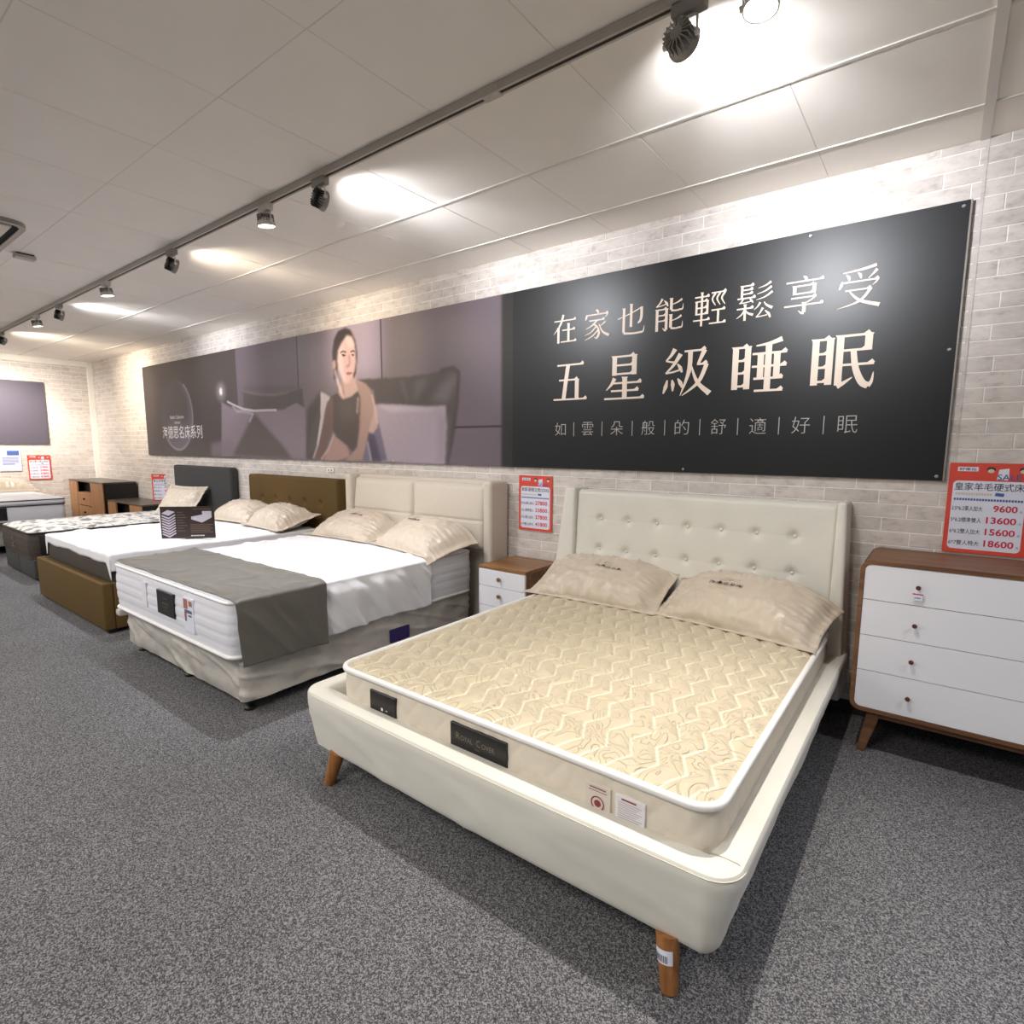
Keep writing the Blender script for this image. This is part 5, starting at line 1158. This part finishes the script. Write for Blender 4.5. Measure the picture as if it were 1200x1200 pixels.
b = bmesh.new(); box(b, -0.018, 0.018, 0, 0.0015, -0.033, 0.0); bm_obj('card', b, M_PAPER, tg, world=False)
f = Flat((0, 0, 0), (1, 0, 0), (0, 0, 1)); f.rect(-0.018, 0.018, -0.008, -0.003); f.done('red_stripe', M_REDNUM, tg, False)
f = Flat((0, 0, 0), (1, 0, 0), (0, 0, 1)); f.text('6980', 0, -0.022, 0.022, 0.007); f.done('lettering', M_INK, tg, False)
b = bmesh.new(); tube(b, [(0, 0.001, 0), (0.0, -0.004, 0.012), (0, 0.0, 0.03)], 0.0008, 5); bm_obj('string', b, M_PAPER, tg, world=False)
b = bmesh.new(); box(b, CX0 + 0.09, CX1 - 0.09, CY0 + 0.05, CY0 + 0.075, 0.175, CZ0, 0.002, 1); box(b, CX0 + 0.09, CX1 - 0.09, CY1 - 0.08, CY1 - 0.055, 0.175, CZ0, 0.002, 1); bm_obj('under_rail', b, M_WALNUT, ch)
for lx, sx in ((CX0 + 0.10, -1), (CX1 - 0.10, 1)):
    for ly, sy2 in ((CY0 + 0.06, -1), (CY1 - 0.07, 1)):
        b = bmesh.new(); top = Vector((lx, ly, CZ0)); bot = Vector((lx - 0.0 + 0.045 * sx, ly + 0.0 * sy2, 0))
        A = [b.verts.new(top + Vector((dx * 0.028, dy * 0.018, 0))) for dx, dy in ((-1, -1), (1, -1), (1, 1), (-1, 1))]
        B = [b.verts.new(bot + Vector((dx * 0.016, dy * 0.013, 0))) for dx, dy in ((-1, -1), (1, -1), (1, 1), (-1, 1))]
        b.faces.new(A[::-1]); b.faces.new(B)
        for k in range(4): b.faces.new((A[k], A[(k + 1) % 4], B[(k + 1) % 4], B[k]))
        bmesh.ops.recalc_face_normals(b, faces=b.faces); bmesh.ops.bevel(b, geom=list(b.edges), offset=0.003, segments=2, affect='EDGES')
        bm_obj('leg', b, M_WALNUT, ch, smooth='auto')

# ------------------------------------------------------------------ BED 3 : olive brown bed
DX0, DX1, DY0 = -6.53, -4.84, 1.345
b3 = thing('brown_fabric_bed', 'olive-brown fabric box bed with a buttoned headboard', 'bed', (-5.68, 2.2, 0))
b = bmesh.new(); box(b, DX0, DX1, DY0, DY0 + 0.07, 0.03, 0.385, 0.012, 3); bm_obj('footboard', b, M_BROWN, b3, smooth='auto')
for x in (DX0, DX1 - 0.05):
    b = bmesh.new(); box(b, x, x + 0.05, DY0 + 0.07, 3.2, 0.03, 0.385, 0.012, 3); bm_obj('side_rail', b, M_BROWN, b3, smooth='auto')
b = bmesh.new(); box(b, DX0 + 0.05, DX1 - 0.05, DY0 + 0.07, 3.19, 0.25, 0.29); bm_obj('platform', b, M_DARKGAP, b3)
for x in (DX0 + 0.06, DX1 - 0.06):
    for y in (DY0 + 0.06, 3.1):
        b = bmesh.new(); box(b, x - 0.03, x + 0.03, y - 0.03, y + 0.03, 0, 0.032); bm_obj('foot', b, M_CASTER, b3)
H3 = (-6.27, -4.60, 1.085)
BT3 = [(-6.26 + 0.274 * i, 0.842) for i in range(1, 6)] + [(-6.26 + 0.274 * i, 0.66) for i in range(1, 6)]
def h3f(u, v):
    x = H3[0] + (H3[1] - H3[0]) * u; z = 0.30 + (H3[2] - 0.30) * v; e = min(u, 1 - u) * 1.67; et = (1 - v) * 0.78
    y = 3.20 + 0.03 * (1 - sm(0, 0.02, min(e, et))) ** 2
    for bx, bz in BT3: d = math.hypot(x - bx, z - bz); y += 0.022 * math.exp(-(d / 0.022) ** 2) + 0.006 * math.exp(-(d / 0.06) ** 2)
    return (x, y, z)
h3 = link('headboard', grid_mesh('headboard', h3f, 170, 70), M_BROWN, b3, smooth=True)
b = bmesh.new(); box(b, H3[0], H3[1], 3.225, WALL_Y - 0.012, 0.05, H3[2] - 0.001, 0.008, 2); bm_obj('headboard_back', b, M_BROWN, b3, smooth='auto')
for bx, bz in BT3:
    b = bmesh.new(); lathe(b, [(0.012, 0), (0.011, 0.005), (0.004, 0.009)], Matrix.Translation((bx, 3.222, bz)) @ Matrix.Rotation(R(90), 4, 'X'), 12); bm_obj('button', b, M_BROWN, h3, smooth='auto')
m3 = thing('mattress', 'mattress with dark brown sides in the olive-brown bed', 'mattress', (-5.65, 2.2, 0.29), 'mattresses on show')
GX0, GX1, GY0, GY1 = -6.46, -4.86, 1.425, 3.16
link('border_panel', side_band(GX0, GX1, GY0, GY1, 0.292, 0.56, 0.05, lambda s, z: 0, 6, 0.03, 0.01), M_DKMAT, m3, smooth=True)
b = bmesh.new(); box(b, GX0 + 0.005, GX1 - 0.005, GY0 + 0.005, GY1 - 0.005, 0.545, 0.585, 0.015, 3); box(b, GX0 + 0.03, GX1 - 0.03, GY0 + 0.03, GY1 - 0.03, 0.291, 0.30); bm_obj('pillow_top', b, M_SHEET, m3, smooth='auto')
s3 = thing('bed_sheet', 'white crinkled sheet over the dark-sided mattress, small board standing on it', 'sheet', (-5.65, 2.2, 0.59), 'white bed sheets')
def sheet3():
    V = []; F = []; nu, nv = 150, 120; ztop = 0.592
    for j in range(nv + 1):
        # v: front hang part then top
        for i in range(nu + 1):
            a = i / nu; s = -0.06 + 1.60 * a + (0.18 * a)       # across: left edge hang, top, right hang
            X_ = GX0 - 0.0 + s; k = j / nv; Y_ = GY0 - 0.075 + (GY1 - GY0 + 0.07) * k
            x, y, z = X_, Y_, ztop
            wv = 0.008 * ns(X_ * 6, Y_ * 6, 4) + 0.006 * ns(X_ * 14, Y_ * 9, 6) + 0.013 * max(0, 1 - abs(ns(X_ * 2.4, Y_ * 2.4, 9)) * 7) * sm(2.9, 1.6, Y_) + 0.008 * max(0, 1 - abs(ns(X_ * 5.4 + Y_ * 2, Y_ * 4.4, 5)) * 6) 
            z += wv
            ox = max(0, X_ - (GX1 + 0.012)); ol = max(0, (GX0 - 0.012) - X_); oy = max(0, (GY0 - 0.012) - Y_)
            if ox > 0: x = GX1 + 0.014 + 0.012 * abs(ns(Y_ * 12, ox * 4, 3)) * sm(0, .05, ox); z = ztop - ox * 1.15
            if ol > 0: x = GX0 - 0.014; z = ztop - ol
            if oy > 0: y = GY0 - 0.016 - 0.006 * ns(X_ * 9, 0, 3); z = min(z, ztop - oy * (1.15 + 0.5 * ns(X_ * 3, 2, 1)) - (0.11 * sm(0.10, 0.0, GX1 + 0.02 - X_) if X_ > GX1 - 0.12 else 0) * sm(0, .06, oy) - (0.12 * sm(0.07, 0.0, X_ - GX0) if X_ < GX0 + 0.07 else 0) * sm(0, .06, oy))
            V.append((x, y, z))
    for j in range(nv):
        for i in range(nu): k = j * (nu + 1) + i; F.append((k, k + 1, k + nu + 2, k + nu + 1))
    return py_mesh('cloth', V, F)
o = link('cloth', sheet3(), M_SHEET, s3, smooth=True); solid(o, 0.003)
pillow('beige satin pillow leaning by the button headboard, right one on the olive-brown bed', (-5.22, 2.96, 0.665), (0.39, 0.24), R(18), 0.612, 'satin pillows on the beds', 0.16, 3.19, None, 21, (-0.05, 0.25, 0.26), yaw=R(-4))
pillow('beige satin pillow, left one on the olive-brown bed behind the board', (-5.99, 2.98, 0.665), (0.38, 0.23), R(22), 0.612, 'satin pillows on the beds', 0.15, 3.19, None, 25, (0.1, 0.25, 0.24), yaw=R(6))
# board standing on bed 3
bd = thing('display_board', 'small dark brown board with mattress layers picture standing on white sheet', 'display board', (-5.30, 1.93, 0.603))
xa = Vector((0.70, 0.71, 0)).normalized(); za = Vector((0.0, 0.0, 1))
BW, BHt = 0.43, 0.275
def slab(name, x0, x1, z0, z1, y0, y1, material, par):
    b = bmesh.new(); nn_ = xa.cross(za); P = [xa * a + za * c for a, c in ((x0, z0), (x1, z0), (x1, z1), (x0, z1))]
    v = [b.verts.new(p - nn_ * y0) for p in P] + [b.verts.new(p - nn_ * y1) for p in P]
    b.faces.new(v[:4]); b.faces.new(v[7:3:-1])
    for i in range(4): b.faces.new((v[i], v[i + 4], v[(i + 1) % 4 + 4], v[(i + 1) % 4]))
    bmesh.ops.recalc_face_normals(b, faces=b.faces); return bm_obj(name, b, material, par, world=False)
slab('board', 0, BW, 0, BHt, 0, 0.01, M_BOARD, bd)
slab('edge_strip', -0.006, 0, 0, BHt, -0.002, 0.012, M_WHITEPIPE, bd)
slab('prop', BW * 0.4, BW * 0.6, 0, BHt * 0.7, 0.011, 0.06, M_BOARD, bd)
f = Flat((0, 0, 0), xa, za)
for i in range(9):
    z_ = 0.215 - i * 0.0225
    if i == 0: f.poly([(0.01, z_ + 0.003), (0.065, z_ - 0.018), (0.118, z_ + 0.015), (0.06, z_ + 0.032)])
    else: f.poly([(0.01, z_), (0.065, z_ - 0.026), (0.118, z_ + 0.008), (0.118, z_ + 0.018), (0.065, z_ - 0.012), (0.01, z_ + 0.012)])
f.poly([(0.245, 0.165), (0.33, 0.135), (0.41, 0.180), (0.41, 0.235), (0.335, 0.235), (0.335, 0.205), (0.245, 0.188)])
f.done('layer_drawing', mat('drawing_lilac', S(196, 190, 204), 0.5), bd, False)
f = Flat((0, 0, 0), xa, za)
for i in range(8): f.rect(0.13, 0.13 + 0.05 + 0.03 * ((i * 7) % 3) / 2, 0.225 - i * 0.023, 0.229 - i * 0.023)
for i in range(5): f.rect(0.235, 0.415 - 0.02 * (i % 2), 0.115 - i * 0.016, 0.120 - i * 0.016)
f.rect(0.26, 0.41, 0.252, 0.256); f.done('tan_lettering', M_BOARDTXT, bd, False)
f = Flat((0, 0, 0), xa, za)
for i in range(7): f.rect(0.235 + i * 0.016, 0.247 + i * 0.016, 0.018, 0.028)
f.disc(0.278, 0.173, 0.007); f.done('white_lettering', M_WHITETXT, bd, False)

# ------------------------------------------------------------------ BED 4 : charcoal divan
K0, K1, KY = -8.42, -7.28, 1.475
d4 = thing('charcoal_divan_base', 'charcoal two-part divan base on the carpet, left of the brown bed', 'bed base', (-7.97, 2.3, 0))
for x0_, x1_ in ((K0, -7.855), (-7.845, K1)):
    b = bmesh.new(); box(b, x0_, x1_, KY, 3.15, 0.03, 0.235, 0.015, 3); bm_obj('divan_half', b, M_DKGREY, d4, smooth='auto')
for x in (K0 + 0.08, K1 - 0.08, -7.97):
    for y in (KY + 0.1, 3.05):
        b = bmesh.new(); lathe(b, [(0.025, 0), (0.03, 0.032)], Matrix.Translation((x, y, 0)), 12); bm_obj('foot', b, M_CASTER, d4)
m4 = thing('mattress', 'dark-sided mattress with a pale floral top on the charcoal base', 'mattress', (-7.97, 2.3, 0.235), 'mattresses on show')
link('border_panel', side_band(K0, K1, KY - 0.01, 3.15, 0.237, 0.50, 0.07, lambda s, z: 0.004 * math.sin(z * 90), 10, 0.03, 0.015), M_DKMAT, m4, smooth=True)
M_FLORAL = mat('floral_mattress_top', S(176, 172, 166), 0.6, 0.3)
def floral(m):
    b_ = m.node_tree.nodes['Principled BSDF']; tc = N(m, 'ShaderNodeTexCoord'); n = N(m, 'ShaderNodeTexNoise'); n.inputs['Scale'].default_value = 10; n.inputs['Detail'].default_value = 5; n.inputs['Distortion'].default_value = 1.0
    Lk(m, tc.outputs['Object'], n.inputs['Vector']); r = N(m, 'ShaderNodeValToRGB'); Lk(m, n.outputs['Fac'], r.inputs[0]); e = r.color_ramp.elements
    e[0].position = 0.38; e[0].color = (*S(112, 108, 104), 1); e[1].position = 0.52; e[1].color = (*S(216, 213, 208), 1); Lk(m, r.outputs[0], b_.inputs['Base Color'])
floral(M_FLORAL)
def t4(u, v):
    x = K0 - 0.0 + (K1 - K0) * u; y = KY - 0.012 + (3.15 - KY) * v; e = min(min(u, 1 - u) * (K1 - K0), min(v, 1 - v) * 1.68)
    return (x, y, 0.505 + 0.03 * sm(0, 0.09, e) + 0.010 * ns(x * 9, y * 9, 1) + 0.006 * ns(x * 18, y * 14, 3))
link('quilted_top', grid_mesh('t', t4, 90, 100), M_FLORAL, m4, smooth=True)
bm_obj('piping', cord(K0 - 0.006, K1 + 0.006, KY - 0.018, 3.15, 0.505, 0.075, 0.009), M_DKMAT, m4, smooth=True)
b = bmesh.new(); box(b, K1 + 0.0, K1 + 0.022, KY + 0.06, KY + 1.1, 0.25, 0.485, 0.006, 2); bm_obj('side_panel', b, M_CASTER, m4, smooth='auto')
f = Flat((K1 + 0.022, KY + 0.32, 0.40), (0, 1, 0), (0, 0, 1)); f.text('WALA', 0.02, 0.0, 0.30, 0.05, offset=0.01); f.text('MATTRESS', 0.0, -0.065, 0.28, 0.035, offset=0.01); f.done('side_lettering', M_WHITETXT, m4)
f = Flat((-7.9, KY - 0.027, 0.36), (1, 0, 0), (0, 0, 1)); f.ring(0, 0.02, 0.03, 0.045, 0.001).rect(-0.05, 0.05, -0.05, -0.035); f.done('crest_mark', M_BOARDTXT, m4)
h4 = thing('upholstered_headboard', 'plain charcoal headboard standing at the wall left of the brown one', 'headboard', (-7.5, 3.27, 0), 'headboards along the wall')
b = bmesh.new(); box(b, -8.28, -6.72, 3.215, WALL_Y - 0.012, 0.10, 1.14, 0.028, 5); bm_obj('panel', b, M_DKGREY, h4, smooth='auto')
for x in (-8.1, -6.9):
    b = bmesh.new(); box(b, x - 0.04, x + 0.04, 3.25, 3.30, 0, 0.12); bm_obj('strut', b, M_CASTER, h4)
pillow('beige patterned satin pillow propped up against the charcoal headboard', (-7.55, 2.98, 0.70), (0.36, 0.24), R(55), 0.545, 'satin pillows on the beds', 0.08, 3.20, None, 31, None, yaw=R(12))

# ------------------------------------------------------------------ BED 5 on the far wall
d5 = thing('grey_divan_base', 'light grey divan base standing against the far end wall', 'bed base', (-10.4, 1.5, 0))
b = bmesh.new(); box(b, -11.35, -9.50, 0.74, 2.29, 0.10, 0.405, 0.02, 3); bm_obj('body', b, mat('grey_base_cloth', S(150, 148, 142), 0.8), d5, smooth='auto')
for x in (-11.2, -9.62):
    for y in (0.85, 2.18):
        b = bmesh.new(); lathe(b, [(0.025, 0), (0.03, 0.10)], Matrix.Translation((x, y, 0)), 12); bm_obj('foot', b, M_CASTER, d5)
m5 = thing('mattress', 'pale pillow-top mattress with a black corner patch by the far wall', 'mattress', (-10.4, 1.5, 0.41), 'mattresses on show')
link('border_panel', side_band(-11.38, -9.42, 0.74, 2.30, 0.407, 0.605, 0.06, lambda s, z: 0.003 * math.sin(s * 40) * math.sin(z * 60), 8, 0.04, 0.008), M_MATSIDE, m5, smooth=True)
link('pillow_top_band', side_band(-11.38, -9.42, 0.74, 2.30, 0.618, 0.675, 0.06, lambda s, z: 0, 6, 0.04, 0.014), M_MATSIDE, m5, smooth=True)
b = bmesh.new(); box(b, -11.37, -9.43, 0.75, 2.29, 0.655, 0.70, 0.02, 3); box(b, -11.3, -9.5, 0.8, 2.2, 0.408, 0.42); bm_obj('top_panel', b, M_SHEET, m5, smooth='auto')
for z_ in (0.61, 0.678, 0.41): bm_obj('piping', cord(-11.385, -9.412, 0.735, 2.308, z_, 0.065, 0.006), M_DKGREY, m5, smooth=True)
b = bmesh.new(); box(b, -9.425, -9.405, 1.35, 1.70, 0.44, 0.60, 0.003, 1); tag(bm_obj('brand_patch', b, M_CASTER, m5), 'black patch on the mattress end')
pillow('long beige satin pillow against the far end wall', (-11.10, 1.93, 0.745), (0.44, 0.24), R(10), 0.705, 'satin pillows on the beds', 0.15, None, None, 41, None, yaw=R(90))

# ------------------------------------------------------------------ cabinets in the far corner
def cabinet(label, x0, x1, y0, zt, zb, cols, name, niche_z):
    c = thing(name, label, 'cabinet', ((x0 + x1) / 2, 3.1, 0)); y1 = WALL_Y - 0.03
    b = bmesh.new(); box(b, x0 - 0.01, x1 + 0.01, y0 - 0.01, y1, zt - 0.025, zt, 0.003, 1); bm_obj('top', b, M_CABTOP, c)
    b = bmesh.new(); box(b, x0, x0 + 0.02, y0, y1, zb, zt - 0.025); bm_obj('side_panel', b, M_CABDARK, c)
    b = bmesh.new(); box(b, x1 - 0.02, x1, y0, y1, zb, zt - 0.025); bm_obj('side_panel', b, M_CABDARK, c)
    b = bmesh.new(); box(b, x0 + 0.02, x1 - 0.02, y0 + 0.1, y1, zb, zt - 0.03); box(b, x0 + 0.02, x1 - 0.02, y0 + 0.02, y0 + 0.1, zb, zb + 0.02); bm_obj('carcass', b, M_CABDARK, c)
    xa_, xb_ = cols
    for a, e in ((x0, xa_ - 0.004), (xb_ + 0.004, x1 - 0.0)):
        b = bmesh.new(); box(b, a, e, y0 - 0.012, y0 + 0.012, zb + 0.005, zt - 0.028, 0.002, 1); d_ = bm_obj('door', b, M_CABWOOD, c)
    n_ = 2; top = niche_z; hh = (top - zb - 0.02) / n_
    for i in range(n_):
        z0_ = zb + 0.02 + i * hh
        b = bmesh.new(); box(b, xa_ + 0.012, xb_ - 0.012, y0 - 0.008, y0 + 0.10, z0_ + 0.006, z0_ + hh - 0.008, 0.002, 1); dr = bm_obj('drawer', b, M_CABWOOD, c)
        b = bmesh.new(); lathe(b, [(0.012, 0), (0.016, 0.02)], Matrix.Translation(((xa_ + xb_) / 2, y0 - 0.008, z0_ + hh / 2)) @ Matrix.Rotation(R(90), 4, 'X'), 10); bm_obj('knob', b, M_CASTER, dr)
    for x in (x0 + 0.08, x1 - 0.08):
        for y in (y0 + 0.06, y1 - 0.06):
            b = bmesh.new(); box(b, x - 0.025, x + 0.025, y - 0.02, y + 0.02, 0, zb); bm_obj('leg', b, M_CASTER, c)
    return c
cabinet('tall wood and black sideboard with open niche in the far corner', -11.40, -9.86, 2.87, 0.845, 0.22, (-11.03, -10.39), 'sideboard', 0.66)
cabinet('low dark-topped cabinet with open middle between sideboard and charcoal bed', -9.72, -8.47, 2.88, 0.605, 0.10, (-9.42, -8.90), 'low_cabinet', 0.40)
print('objects', len(bpy.data.objects))
